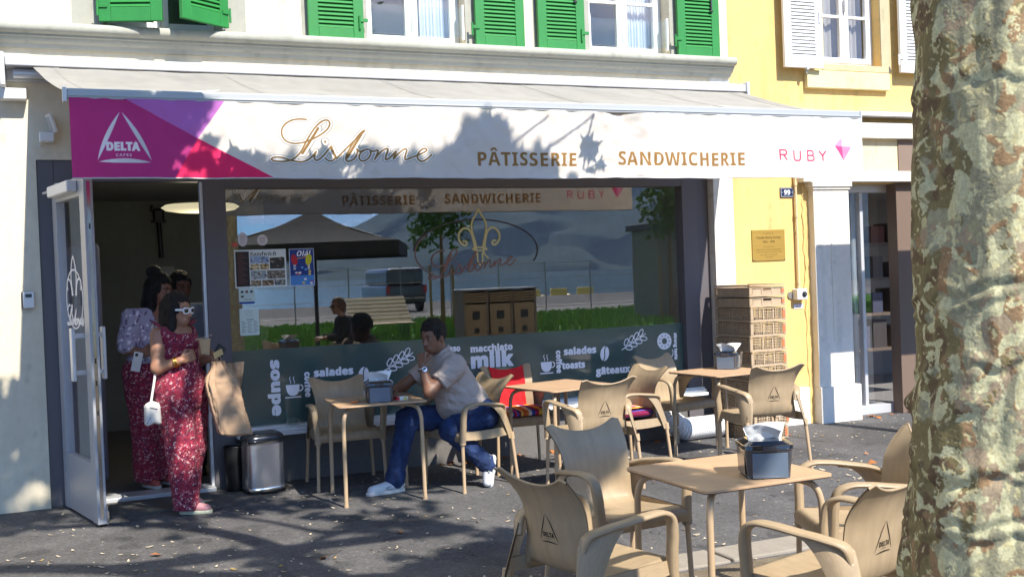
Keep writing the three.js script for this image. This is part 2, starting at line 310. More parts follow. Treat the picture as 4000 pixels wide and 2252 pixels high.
// crest and name on the pane
const crestTex = canvasTex(1024, 590, (c, w) => {
  const k = w / 1.20; c.clearRect(0, 0, w, 590); c.lineCap = c.lineJoin = 'round';
  const P = (x, y) => [(x - 2.79) * k, (2.18 - y) * k];
  const line = (pts, lw, col) => { c.strokeStyle = col; c.lineWidth = lw * k; c.beginPath(); c.moveTo(...P(...pts[0])); for (let i = 1; i < pts.length - 1; i++) { const [a, b] = [pts[i], pts[i + 1]]; const e = i === pts.length - 2 ? b : [(a[0] + b[0]) / 2, (a[1] + b[1]) / 2]; c.quadraticCurveTo(...P(...a), ...P(...e)); } c.stroke(); };
  const gold = 'rgb(196,184,128)', brown = 'rgb(120,86,74)', deep = 'rgb(52,46,50)';
  c.strokeStyle = deep; c.lineWidth = 0.013 * k; c.beginPath(); c.ellipse(...P(3.39, 1.80), 0.575 * k, 0.27 * k, 0, Math.PI * 1.02, Math.PI * 2.12); c.stroke();
  c.strokeStyle = brown; c.lineWidth = 0.010 * k; c.beginPath(); c.ellipse(...P(3.40, 1.79), 0.575 * k, 0.27 * k, 0, Math.PI * 0.75, Math.PI * 1.2); c.stroke();
  const X = 3.415;
  for (const d of [-1, 1]) {
    line([[X, 2.16], [X + d * 0.02, 2.12], [X + d * 0.075, 2.04], [X + d * 0.06, 1.94], [X + d * 0.03, 1.85], [X + d * 0.03, 1.77]], 0.017, gold);
    line([[X + d * 0.045, 1.82], [X + d * 0.06, 1.95], [X + d * 0.12, 2.01], [X + d * 0.185, 1.97], [X + d * 0.195, 1.90], [X + d * 0.15, 1.845], [X + d * 0.115, 1.855], [X + d * 0.125, 1.89], [X + d * 0.15, 1.885]], 0.018, gold);
    line([[X + d * 0.035, 1.80], [X + d * 0.04, 1.76], [X + d * 0.075, 1.735]], 0.014, gold);
    line([[X + d * 0.02, 1.77], [X + d * 0.035, 1.71], [X, 1.675]], 0.014, gold);
  }
  c.strokeStyle = gold; c.lineWidth = 0.014 * k; c.beginPath(); c.ellipse(...P(X, 1.815), 0.065 * k, 0.014 * k, 0, 0, 7); c.stroke();
  c.save(); c.translate(...P(2.93, 1.565)); c.rotate(-0.13); c.scale(k * 0.00068, k * 0.00068); c.translate(-100, -1225); script(c, [[brown, 17]]); c.restore();
});
function script(c, passes) {          // the shop's name in a looping hand; drawn units as wide as 1250
  const L = [
    [[375, 900], [300, 890], [215, 935], [185, 1000], [205, 1065], [270, 1090], [340, 1080], [430, 1045], [520, 985], [552, 930], [535, 897], [490, 905], [430, 965], [370, 1060], [325, 1150], [280, 1200], [220, 1225], [150, 1228], [105, 1215], [125, 1192], [190, 1195], [270, 1222], [340, 1228], [400, 1195], [445, 1130], [415, 1190], [430, 1222], [475, 1195], [560, 1085], [552, 1130], [585, 1175], [560, 1215], [515, 1218], [500, 1196]],
    [[585, 1195], [690, 1090], [790, 1000], [815, 968], [770, 1000], [690, 1110], [648, 1195], [668, 1226], [720, 1205], [748, 1150], [735, 1118], [760, 1150], [790, 1140]],
    [[830, 1125], [780, 1130], [750, 1185], [770, 1224], [820, 1210], [850, 1160], [835, 1125], [860, 1150], [915, 1120], [870, 1218], [885, 1185], [950, 1122], [985, 1120], [960, 1180], [955, 1218], [1000, 1190], [1050, 1122], [1010, 1218], [1035, 1180], [1100, 1122], [1130, 1122], [1105, 1180], [1105, 1218], [1150, 1195], [1230, 1165], [1290, 1130], [1270, 1108], [1220, 1140], [1195, 1195], [1225, 1228], [1275, 1210], [1320, 1165]]];
  for (const [col, lw] of passes) {
    c.strokeStyle = c.fillStyle = col; c.lineCap = c.lineJoin = 'round'; c.lineWidth = lw;
    for (const s of L) { c.beginPath(); c.moveTo(...s[0]); for (let i = 1; i < s.length - 1; i++) { const a = s[i], b = s[i + 1], e = i === s.length - 2 ? b : [(a[0] + b[0]) / 2, (a[1] + b[1]) / 2]; c.quadraticCurveTo(a[0], a[1], e[0], e[1]); } c.stroke(); }
    c.lineWidth = lw * 1.5; for (const [a, b] of [[[460, 965], [335, 1160]], [[780, 1010], [665, 1190]], [[552, 1120], [572, 1170]]]) { c.beginPath(); c.moveTo(...a); c.lineTo(...b); c.stroke(); }
    c.beginPath(); c.arc(507, 1068, lw * 0.8, 0, 7); c.fill();
  }
}
{
  const g = new THREE.PlaneGeometry(1.20, 0.69).translate(3.39, 1.835, -0.0805);
  put('window_crest', g, std({ map: crestTex, alphaTest: 0.45, roughness: 0.5 }), front);
}
put('granite_plinth', bx(1.27, 5.60, 0, 0.385, -0.30, -0.045), std({ color: lin(0.9, 0.9, 0.9), roughness: 0.6, map: scaled(dataTex(512, 512, () => { const s = rnd(), g = s < 0.3 ? 0.26 : s < 0.7 ? 0.42 : 0.55; return [g, g * 0.98, g * 0.95]; }), 2.5) }), front);
put('window_sill', merged([bx(1.272, 5.598, 0.385, 0.413, -0.14, 0.075, 0.004), bx(1.272, 5.598, 0.413, 0.440, -0.029, 0.045, 0.004), bx(1.272, 5.598, 0.440, 0.456, -0.084, 0.012, 0.003)]), std({ color: lin(0.74, 0.75, 0.76), roughness: 0.35 }), front);
put('threshold', bx(0.036, 1.098, 0, 0.032, -0.16, 0.06, 0.004), M.alu, front);
put('door_mat', boxUV(bx(0.30, 1.02, 0.0, 0.012, 0.16, 0.62, 0.004)), std({ color: lin(0.10, 0.10, 0.10), roughness: 0.9, bumpMap: scaled(fine, 8), bumpScale: 0.006 }), front);
// open entrance door, hinged on the left jamb
{
  const d = part('entrance_door', cream, [0.045, 0, 0.05], -1.345), w = 0.87, t = 0.06, h = 2.36;   // body runs along local +x
  const dm = std({ color: lin(0.38, 0.39, 0.41), roughness: 0.4, metalness: 0.15 });
  put('door_frame', merged([bx(0, 0.11, 0.02, h, -t / 2, t / 2, 0.004), bx(w - 0.12, w, 0.02, h, -t / 2, t / 2, 0.004), bx(0.11, w - 0.12, h - 0.13, h, -t / 2, t / 2, 0.004), bx(0.11, w - 0.12, 0.02, 0.42, -t / 2 + 0.006, t / 2 - 0.006, 0.004)]), dm, d);
  put('pane', boxUV(new THREE.PlaneGeometry(w - 0.23, h - 0.55).translate((w - 0.01) / 2, 0.42 + (h - 0.55) / 2, 0)), M.glass, d);
  for (const s of [-1, 1]) {
    put('pull_handle', merged([bx(w - 0.20, w - 0.14, 0.98, 1.34, s * 0.10 - 0.012, s * 0.10 + 0.012, 0.005), bx(w - 0.19, w - 0.15, 1.02, 1.05, Math.min(0, s * 0.10), Math.max(0, s * 0.10), 0.003), bx(w - 0.19, w - 0.15, 1.27, 1.30, Math.min(0, s * 0.10), Math.max(0, s * 0.10), 0.003)]), M.alu, d);
  }
  put('lock_strip', merged([bx(w, w + 0.003, 0.06, h - 0.04, -0.012, 0.012), ...[0.25, 0.32, 0.9, 1.05, 1.2, 1.9, 2.05, 2.2].map((y) => rod([w + 0.002, y, 0], [w + 0.005, y, 0], 0.008, 0.008, 8))]), M.steel, d);
  put('keyhole', merged([0.75, 0.95, 1.1, 2.0].map((y) => bx(w + 0.0031, w + 0.0045, y, y + 0.035, -0.005, 0.005))), M.black, d);
  const cl = put('door_closer', merged([bx(0.16, 0.72, h - 0.10, h - 0.02, t / 2, t / 2 + 0.07, 0.012)]), M.whitePlastic, d);
  put('closer_arm', merged([bx(-0.02, 0.10, h - 0.06, h - 0.045, t / 2 + 0.03, t / 2 + 0.06, 0.004), rod([0.05, h - 0.05, t / 2 + 0.045], [0.5, h - 0.03, t / 2 + 0.06], 0.008)]), M.alu, cl);
  put('bottom_bolt', merged([rod([w - 0.03, 0.012, -t / 2 - 0.012], [w - 0.03, 0.14, -t / 2 - 0.012], 0.008), bx(w - 0.05, w - 0.01, 0.05, 0.10, -t / 2 - 0.02, -t / 2, 0.003)]), M.steel, d);
  const tex = canvasTex(256, 512, (c) => { c.clearRect(0, 0, 256, 512); c.strokeStyle = 'rgb(225,225,225)'; c.lineWidth = 9; c.beginPath(); c.ellipse(128, 270, 112, 170, 0, 0, 7); c.stroke(); c.lineWidth = 12; for (const s of [-1, 1]) { c.beginPath(); c.moveTo(128, 20); c.quadraticCurveTo(128 + s * 60, 110, 128 + s * 18, 250); c.stroke(); c.beginPath(); c.moveTo(128 + s * 30, 250); c.bezierCurveTo(128 + s * 30, 120, 128 + s * 120, 130, 128 + s * 90, 220); c.stroke(); } c.save(); c.translate(10, 400); c.scale(0.19, 0.35); c.translate(-100, -1170); script(c, [['rgb(225,225,225)', 40]]); c.restore(); });
  put('crest_sticker', new THREE.PlaneGeometry(0.50, 0.62).translate(w / 2 - 0.02, 1.55, 0.004), std({ map: tex, alphaTest: 0.45, side: THREE.DoubleSide, roughness: 0.6 }), d);
}
// the room behind the shopfront
const room = part('shop_interior', cream);
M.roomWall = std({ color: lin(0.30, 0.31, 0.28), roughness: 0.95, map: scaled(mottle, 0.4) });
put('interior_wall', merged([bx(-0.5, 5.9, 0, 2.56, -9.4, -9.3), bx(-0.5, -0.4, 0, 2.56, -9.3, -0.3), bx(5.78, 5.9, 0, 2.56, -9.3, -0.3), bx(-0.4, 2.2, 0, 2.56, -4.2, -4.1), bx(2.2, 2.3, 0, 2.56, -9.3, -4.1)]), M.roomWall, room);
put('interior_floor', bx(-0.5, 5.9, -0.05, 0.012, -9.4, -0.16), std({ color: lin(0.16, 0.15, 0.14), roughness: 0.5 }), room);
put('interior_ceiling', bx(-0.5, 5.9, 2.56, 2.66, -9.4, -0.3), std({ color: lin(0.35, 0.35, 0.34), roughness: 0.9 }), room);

{
  const k = 1.35, o = put('wall_ornament', merged([bx(-0.045, 0.045, 0.15, 0.26, -0.02, 0.02, 0.02), rod([0, 0.15, 0], [0.01, -0.15, 0], 0.020), bx(-0.06, 0.06, 0.14, 0.165, -0.02, 0.02, 0.01), bx(-0.06, -0.035, 0.23, 0.29, -0.015, 0.015, 0.01), bx(0.025, 0.05, 0.23, 0.29, -0.015, 0.015, 0.01)]), M.black, room);
  o.position.set(1.12, 2.12, -4.06); o.scale.setScalar(k);
  put('wall_notice', bx(1.00, 1.27, 1.50, 1.82, -4.098, -4.09), std({ color: lin(0.5, 0.5, 0.48), roughness: 0.9 }), room);
  put('drinks_fridge', bx(-0.1, 0.36, 0.012, 1.98, -1.3, -0.75, 0.05), std({ color: lin(0.30, 0.30, 0.40), roughness: 0.4 }), room);
}
// ---------- awning ----------
const AW = { x0: 0.13, x1: 6.01, zf: 1.76, yf: 2.765, yb: 3.205, zb: 0.17 };
{
  const a = thing('folding_arm_awning', 'long off white awning with a purple cornered printed valance over the shopfront', 'awning', [0, 0, 0]);
  put('cassette', merged([bx(-0.25, 6.05, 3.205, 3.278, 0.0, 0.20, 0.01), bx(-0.25, 6.05, 3.12, 3.205, 0.002, 0.05, 0.006)]), M.aluWhite, a);
  put('end_plate', bx(-0.285, -0.252, 3.06, 3.30, 0.002, 0.22, 0.012), M.whitePlastic, a); put('end_plate', bx(6.052, 6.082, 3.14, 3.30, 0.002, 0.22, 0.012), M.whitePlastic, a);
  put('wall_bracket', bx(-0.30, -0.12, 2.98, 3.06, 0.002, 0.12, 0.008), M.whitePlastic, a);
  put('roller_tube', rod([-0.2, 3.165, 0.11], [6.0, 3.165, 0.11], 0.035), M.alu, a);
  const cloth = dataTex(512, 512, (u, v, x, y) => { const g = 0.80 + 0.04 * tn(u, v, 3, 2) + 0.03 * tn(u, v, 12, 8) + 0.03 * ((x + y) % 2) - 0.08 * Math.max(0, tn(u, v, 6, 30) - 0.35); return [g, g * 0.985, g * 0.945]; });
  M.awning = phys({ color: lin(0.40, 0.385, 0.355), map: scaled(cloth, 0.6, 0.6), roughness: 1, transmission: 0.22, thickness: 0, side: THREE.DoubleSide });
  const sag = (u, v) => -0.028 * Math.sin(v * Math.PI) * (1 + 0.2 * n2(u * 3, 1)) + 0.004 * n2(u * 14, v * 3);
  const at = (u, v, lift = 0) => { const x = lerp(lerp(-0.07, AW.x0 + 0.01, v), lerp(6.0, AW.x1 - 0.02, v), u); return [x, lerp(AW.yb, AW.yf, v) + sag(u, v) + lift, lerp(AW.zb, AW.zf - 0.03, v)]; };
  const fg = grid(120, 24, (u, v) => at(u, v)); boxUV(fg); put('fabric', fg, M.awning, a);
  for (const u of [0.025, 0.22, 0.425, 0.63, 0.835, 0.975]) { const sg = grid(1, 24, (q, v) => at(u + (q - 0.5) * 0.0065, v, 0.0025)); boxUV(sg); put('seam', sg, M.awning, a); }
  put('front_bar', merged([bx(AW.x0 - 0.01, AW.x1, 2.722, 2.785, AW.zf - 0.045, AW.zf + 0.012, 0.008), bx(AW.x0 - 0.01, AW.x1, 2.738, 2.746, AW.zf + 0.012, AW.zf + 0.018, 0.002)]), std({ color: lin(0.42, 0.44, 0.45), roughness: 0.45, metalness: 0.2 }), a);
  put('bar_cap', bx(AW.x0 - 0.035, AW.x0 - 0.01, 2.705, 2.79, AW.zf - 0.05, AW.zf + 0.016, 0.004), M.whitePlastic, a); put('bar_cap', bx(AW.x1, AW.x1 + 0.015, 2.68, 2.79, AW.zf - 0.05, AW.zf + 0.016, 0.004), M.alu, a);
  for (const [x, s] of [[0.55, 1], [5.5, -1]]) put('folding_arm', merged([rod([x, 3.10, 0.1], [x + s * 0.75, 2.95, 0.85], 0.028), rod([x + s * 0.75, 2.95, 0.85], [x + s * 0.1, 2.76, AW.zf - 0.05], 0.024)]), M.alu, a);
  // printed valance
  const VT = canvasTex(2048, 170, (c, W, H) => {
    const k = W / 5.88, X = (x) => (x - 0.13) * k, Y = (y) => (2.735 - y) * k;
    c.fillStyle = 'rgb(222,214,204)'; c.fillRect(0, 0, W, H); for (let i = 0; i < 260; i++) { c.fillStyle = `rgba(150,140,125,${0.02 + 0.05 * rnd()})`; c.beginPath(); c.ellipse(rnd() * W, rnd() * H, 2 + 26 * rnd(), 2 + 9 * rnd(), rnd() * 3, 0, 7); c.fill(); }
    const poly = (col, ...p) => { c.fillStyle = col; c.beginPath(); p.forEach(([x, y], i) => (i ? c.lineTo(X(x), Y(y)) : c.moveTo(X(x), Y(y)))); c.fill(); };
    poly('rgb(190,50,126)', [0.0, 2.9], [0.40, 2.76], [0.855, 2.498], [0.685, 2.2], [0.0, 2.2]);
    poly('rgb(192,112,192)', [0.40, 2.76], [1.04, 2.76], [0.855, 2.498]);
    poly('rgb(240,36,100)', [0.855, 2.498], [0.68, 2.2], [1.40, 2.2]);
    // triangle mark with the roaster's name
    const g = c.createLinearGradient(X(0.28), 0, X(0.58), 0); g.addColorStop(0, 'rgb(238,236,240)'); g.addColorStop(1, 'rgb(205,203,212)'); c.fillStyle = g;
    const leaf = (a, b, bend) => { const m = [(a[0] + b[0]) / 2 + bend[0], (a[1] + b[1]) / 2 + bend[1]]; c.beginPath(); c.moveTo(X(a[0]), Y(a[1])); c.quadraticCurveTo(X(m[0]), Y(m[1]), X(b[0]), Y(b[1])); const q = [(a[0] + b[0]) / 2 - bend[0] * 0.25, (a[1] + b[1]) / 2 - bend[1] * 0.25]; c.quadraticCurveTo(X(q[0]), Y(q[1]), X(a[0]), Y(a[1])); c.fill(); };
    leaf([0.41, 2.655], [0.273, 2.352], [-0.042, 0.012]); leaf([0.417, 2.655], [0.58, 2.352], [0.042, 0.014]); leaf([0.275, 2.346], [0.578, 2.344], [0, 0.045]);
    const word = (t, x, y, width, hgt, font = '900', fill = 'rgb(240,238,242)', sp = 0) => { c.save(); c.translate(X(x), Y(y)); c.font = font + ' 100px sans-serif'; c.letterSpacing = sp + 'px'; const m = c.measureText(t).width; c.scale((width * k) / m, (hgt * k) / 73); c.fillStyle = fill; c.fillText(t, 0, 0); if (font === '900') { c.strokeStyle = fill; c.lineWidth = 6; c.strokeText(t, 0, 0); } c.restore(); };
    word('DELTA', 0.322, 2.415, 0.19, 0.048); word('CAFES', 0.375, 2.378, 0.095, 0.018, 'bold', 'rgb(220,215,225)', 12);
    c.save(); c.translate(X(1.293), Y(2.344)); c.scale((k * 0.001705) / 1.933, (k * 0.001634) / 1.933); c.translate(-55 * 1.933, -640 * 1.933); c.shadowColor = 'rgba(40,40,50,0)'; script(c, [['rgb(120,116,112)', 40], ['rgb(250,248,244)', 33], ['rgb(140,106,58)', 13]]); c.restore();
    const gold = 'rgb(150,110,54)';
    word('PÂTISSERIE', 2.683, 2.333, 0.78, 0.098, 'bold', gold, 3); word('SANDWICHERIE', 3.776, 2.34, 1.115, 0.102, 'bold', gold, 3);
    c.strokeStyle = 'rgb(206,38,92)'; c.lineWidth = 0.011 * k; c.lineJoin = 'miter';
    const st = (...p) => { c.beginPath(); p.forEach(([x, y], i) => (i ? c.lineTo(X(x), Y(y)) : c.moveTo(X(x), Y(y)))); c.stroke(); };
    const b = 2.383, t = 2.462, m = 2.424;
    st([5.205, b], [5.205, t], [5.252, t], [5.262, t - 0.012], [5.262, m + 0.01], [5.252, m], [5.205, m]); st([5.235, m], [5.264, b]);
    st([5.335, t], [5.335, b + 0.014], [5.348, b], [5.385, b], [5.398, b + 0.014], [5.398, t]);
    st([5.468, b], [5.468, t], [5.515, t], [5.526, t - 0.012], [5.526, m + 0.008], [5.515, m], [5.468, m]); st([5.515, m], [5.530, m - 0.012], [5.530, b + 0.012], [5.518, b], [5.464, b]);
    st([5.588, t], [5.619, m], [5.650, t]); st([5.619, m], [5.619, b]);
    poly('rgb(244,150,190)', [5.743, 2.505], [5.815, 2.568], [5.81, 2.50]); poly('rgb(250,205,222)', [5.815, 2.568], [5.90, 2.495], [5.81, 2.50]); poly('rgb(226,70,130)', [5.743, 2.505], [5.81, 2.50], [5.822, 2.385]); poly('rgb(243,138,178)', [5.81, 2.50], [5.90, 2.495], [5.822, 2.385]);
    // stitched hem
    c.fillStyle = 'rgb(214,210,206)'; c.fillRect(X(1.42), H - 6, W, 2);
  });
  M.valance = phys({ map: VT, roughness: 0.95, transmission: 0.24, thickness: 0, side: THREE.DoubleSide, bumpMap: scaled(fine, 20, 1.6), bumpScale: 0.0006 });
  const VF = (u, v) => {
    const x = lerp(AW.x0, AW.x1, u), w = 0.010 * n2(x * 1.3, 0.2) * (1 - v) + 0.006 * n2(x * 3.1, v * 1.5) + 0.004 * n2(x * 7, v * 3 + 5);
    // a fold where the cloth has slipped from its rail, near the middle right
    const fx = x - 3.82, fold = Math.exp(-((fx / 0.20) ** 2)) * sst(0.45, 1, v), crease = 0.035 * fold * Math.sin(fx * 17 + v * 5) + 0.012 * Math.exp(-((fx / 0.5) ** 2)) * n2(x * 9 + v * 6, v * 4);
    return [x, lerp(2.252 + 0.006 * n2(x * 1.1, 8) + 0.003 * n2(x * 4, 3), 2.73, v) - 0.018 * fold * v, AW.zf + 0.012 + w * 1.1 + crease * 0.8 + 0.01 * (1 - v)];
  };
  put('valance', grid(240, 26, VF), M.valance, a);
  put('hem', tube(Array.from({ length: 90 }, (_, i) => VF(i / 89, 0)), 0.0045, 240, 6), std({ color: lin(0.55, 0.53, 0.50), roughness: 0.8 }), a);
}
// ---------- yellow building next door ----------
{
  const y = thing('yellow_building', 'yellow plastered building with white shutters and a white pilaster next door', 'building');
  shapeWall(6.002, 14, 2.36, 8.2, [[7.13, 7.86, 3.55, 5.2]], M.yellow, y, 'wall', -0.3, 0.298);
  shapeWall(6.002, 6.86, 0, 2.36, [], M.yellow, y, 'wall', -0.3, 0.298);
  put('white_plinth', bx(6.003, 6.80, 0, 0.365, -0.01, 0.03, 0.005), M.white, y);
  // rough plaster edge beside the pilaster
  put('render_edge', grid(3, 40, (u, v) => [6.80 + 0.085 * u + 0.02 * n2(v * 18, u * 2) + 0.02 * (1 - v), v * 2.35, 0.006 + 0.02 * u + 0.006 * n2(v * 25, u * 4)]), M.yellow, y);
  shapeWall(7.13 - 0.02, 7.98, 3.49, 5.35, [[7.13, 7.86, 3.55, 5.2]], M.sand, y, 'window_surround', -0.002, 0.012);
  casementWindow(y, 7.13, 7.86, 3.56, 5.2, -0.12, { bars: [4.06], curtain: [7.18, 7.82], curtainMat: M.darkNet });
  put('window_sill', bx(6.88, 7.92, 3.30, 3.475, 0.0, 0.055, 0.008), plaster(lin(0.74, 0.66, 0.38)), y);
  const s1 = shutter(y, M.whitePaint, 0.457, 1.6); s1.position.set(6.58, 3.48, 0.075); hinge(s1, 0.457, 0.5, M.whitePaint); put('shutter_catch', merged([rod([0.26, -0.05, 0.02], [0.26, 0.02, 0.02], 0.007), bx(0.245, 0.275, -0.02, 0.01, 0.01, 0.05, 0.004)]), M.alu, s1);
  const s2 = shutter(y, M.whitePaint, 0.457, 1.6); s2.position.set(8.02, 3.48, 0.075); hinge(s2, 0, 0.13, M.whitePaint);
  // white bands over the neighbour's shop
  put('fascia', merged([bx(6.75, 12, 3.02, 3.065, 0, 0.16, 0.008), bx(6.75, 12, 2.83, 2.965, 0, 0.10, 0.006), bx(6.75, 12, 2.805, 2.83, 0, 0.12, 0.006), bx(6.77, 12, 2.44, 2.48, 0, 0.07, 0.004), bx(6.75, 12, 2.37, 2.44, 0, 0.11, 0.006)]), M.white, y);
  put('fascia_panel', bx(6.78, 12, 2.48, 2.805, 0, 0.05), plaster(lin(0.78, 0.68, 0.44)), y);
  const pl = part('pilaster', y);
  put('shaft', merged([bx(6.866, 7.30, 0.36, 2.32, -0.3, 0.10, 0.004), bx(7.06, 7.075, 0.8, 2.15, 0.098, 0.106, 0.002)]), M.white, pl);
  put('base', bx(6.862, 7.36, 0, 0.36, -0.3, 0.125, 0.006), M.white, pl);
  put('capital', merged([bx(6.84, 7.325, 2.32, 2.37, -0.3, 0.13, 0.006), bx(6.855, 7.312, 2.295, 2.32, -0.3, 0.115, 0.004)]), M.white, pl);
  // glazed shop recess
  const sh = part('shop_window', y);
  put('frame', merged([bx(7.36, 7.40, 0, 2.36, -0.3, -0.16), bx(7.40, 12, 0, 0.09, -0.25, -0.12, 0.004), bx(7.40, 12, 2.28, 2.36, -0.25, -0.12, 0.004), bx(7.66, 7.70, 0.09, 2.28, -0.22, -0.16, 0.004), bx(8.55, 8.62, 0.09, 2.28, -0.22, -0.14, 0.004)]), M.alu, sh);
  put('pane', boxUV(new THREE.PlaneGeometry(4.6, 2.2).translate(9.7, 1.18, -0.19)), M.glass, sh);
  put('shop_room', merged([bx(7.3, 12, 0, 2.4, -3.1, -3.0), bx(7.2, 7.3, 0, 2.4, -3.0, -0.3), bx(12, 12.1, 0, 2.4, -3, -0.3), bx(7.2, 12.1, -0.05, 0.01, -3.1, -0.25), bx(7.2, 12.1, 2.4, 2.5, -3.1, -0.3)]), M.midGrey, sh);
  const shelfM = [lin(0.20, 0.06, 0.05), lin(0.06, 0.07, 0.12), lin(0.16, 0.12, 0.09), lin(0.12, 0.11, 0.11), lin(0.06, 0.05, 0.05)].map((c) => std({ color: c, roughness: 0.7 }));
  put('display_shelf', merged([0.55, 0.95, 1.35, 1.75].map((h) => bx(7.75, 9.4, h, h + 0.03, -1.4, -1.0))), std({ color: lin(0.16, 0.12, 0.09), roughness: 0.6 }), sh);
  put('steel_tube', rod([7.80, 0.1, -0.45], [7.80, 2.3, -0.45], 0.035), std({ color: lin(0.45, 0.52, 0.58), roughness: 0.3, metalness: 0.4 }), sh);
  for (let i = 0; i < 22; i++) { const r = i % 4, x = 7.78 + Math.floor(i / 4) * 0.27 + 0.04 * rnd(), h = 0.16 + 0.16 * rnd(); put('boxed_goods', bx(x, x + 0.14 + 0.1 * rnd(), 0.58 + r * 0.4, 0.58 + r * 0.4 + h, -1.35, -1.08), shelfM[(i * 7) % 5], sh); }
  put('brown_pier', bx(7.98, 8.45, 0, 2.36, -0.12, 0.02, 0.004), std({ color: lin(0.16, 0.11, 0.08), roughness: 0.7 }), y);
  put('upper_pier', bx(7.99, 12, 2.36, 2.80, 0.05, 0.062), std({ color: lin(0.22, 0.16, 0.12), roughness: 0.8 }), y);
}
// small things on the facades
{
  const t = canvasTex(256, 160, (c) => { c.fillStyle = 'rgb(36,48,78)'; c.fillRect(0, 0, 256, 160); c.strokeStyle = 'rgb(206,212,220)'; c.lineWidth = 6; c.strokeRect(8, 8, 240, 144); c.fillStyle = 'rgb(222,228,232)'; c.font = 'bold 118px sans-serif'; c.textAlign = 'center'; c.fillText('99', 128, 122); c.beginPath(); c.arc(26, 80, 7, 0, 7); c.arc(230, 80, 7, 0, 7); c.fill(); });
  const o = thing('house_number', 'dark blue enamel house number plate on the yellow wall', 'sign', [6.622, 2.277, 0.006]);
  put('plate', bx(-0.078, 0.078, -0.047, 0.047, -0.008, 0.006, 0.003), std({ color: lin(0.02, 0.03, 0.08), roughness: 0.3 }), o);
  put('number', new THREE.PlaneGeometry(0.152, 0.09).translate(0, 0, 0.0075), std({ map: t, roughness: 0.25 }), o);
}
{
  const t = canvasTex(512, 400, (c) => {
    c.fillStyle = 'rgb(176,142,66)'; c.fillRect(0, 0, 512, 400); for (let i = 0; i < 900; i++) { c.fillStyle = `rgba(${rnd() > 0.5 ? '220,190,110' : '120,95,40'},0.10)`; c.fillRect(0, rnd() * 400, 512, 1); }
    c.fillStyle = 'rgb(66,50,20)'; c.textAlign = 'center';
    [['à la mémoire de', 52, 22], ['Claude-Henry Forney', 112, 38], ['1926 – 1996', 166, 36], ['qui a créé en 1977', 226, 20], ['la Maison suisse de l’appareil photographique,', 262, 19], ['musée ouvert au public de 1979 à 2001 à Vevey,', 292, 19], ['pour célébrer la photographie', 328, 20], ['et son histoire', 360, 20]].forEach(([s, y, z]) => { c.font = `${z > 30 ? 'bold ' : ''}${z}px sans-serif`; c.fillText(s, 256, y); });
  });
  const o = thing('brass_plaque', 'engraved brass memorial plaque on the yellow wall', 'plaque', [6.386, 1.767, 0]);
  put('plate', bx(-0.193, 0.193, -0.15, 0.15, 0, 0.008, 0.002), std({ color: lin(0.35, 0.24, 0.06), metalness: 0.5, roughness: 0.45 }), o);
  put('engraving', new THREE.PlaneGeometry(0.382, 0.296).translate(0, 0, 0.0095), std({ map: t, metalness: 0.35, roughness: 0.42 }), o);
  put('screw', merged([[-0.18, -0.137], [0.18, -0.137]].map(([x, y]) => rod([x, y, 0.008], [x, y, 0.014], 0.006))), M.steel, o);
}
{
  const o = thing('conduit_with_bell', 'cream conduit pipe ending in a small box with a round black bell push', 'doorbell', [6.71, 1.28, 0]);
  put('pipe', merged([rod([0, 0.05, 0.03], [0, 1.40, 0.03], 0.013), ...[0.10, 0.75, 1.06].map((y) => rod([0, y, 0.03], [0, y + 0.035, 0.03], 0.019)), ...[0.12, 0.6, 1.0].map((y) => bx(-0.012, 0.012, y, y + 0.02, 0, 0.03))]), std({ color: lin(0.62, 0.50, 0.28), roughness: 0.6 }), o);
  put('box', bx(-0.062, 0.062, -0.055, 0.055, 0.0, 0.085, 0.012), M.whitePlastic, o);
  put('bell_push', rod([0.02, 0, 0.085], [0.02, 0, 0.095], 0.026, 0.026, 20), M.black, o);
  put('bell_button', rod([0.02, 0, 0.095], [0.02, 0, 0.101], 0.010, 0.009, 14), M.steel, o);
  tag(put('wall_disc', rod([6.625, 1.272, 0], [6.625, 1.272, 0.012], 0.036, 0.034, 24), std({ color: lin(0.35, 0.34, 0.33), roughness: 0.35, metalness: 0.6 })), 'small round grey metal disc on the yellow wall', 'disc');
  const t = canvasTex(256, 96, (c) => { c.fillStyle = 'rgb(236,234,244)'; c.fillRect(0, 0, 256, 96); c.fillStyle = 'rgb(150,140,190)'; c.fillRect(0, 0, 256, 14); c.fillStyle = 'rgb(110,100,150)'; c.fillRect(40, 38, 170, 8); c.fillRect(60, 58, 130, 8); });
  const l = thing('paper_label', 'small white paper label under the bell box', 'label', [6.718, 1.162, 0]);
  put('card', bx(-0.057, 0.057, -0.024, 0.024, 0, 0.003), M.whitePlastic, l); put('print', new THREE.PlaneGeometry(0.112, 0.046).translate(0, 0, 0.0042), std({ map: t, roughness: 0.8 }), l);
}
{
  const o = thing('intercom', 'small white wall intercom with a dark screen beside the door frame', 'intercom', [-0.172, 1.537, 0]);
  put('back_box', bx(-0.044, 0.036, -0.062, 0.062, 0, 0.022, 0.004), M.darkMetal, o); put('cover', bx(-0.034, 0.042, -0.060, 0.060, 0.022, 0.034, 0.006), M.whitePlastic, o);
  put('screen', bx(-0.018, 0.026, 0.018, 0.044, 0.034, 0.036, 0.001), std({ color: lin(0.02, 0.022, 0.03), roughness: 0.15 }), o);
}
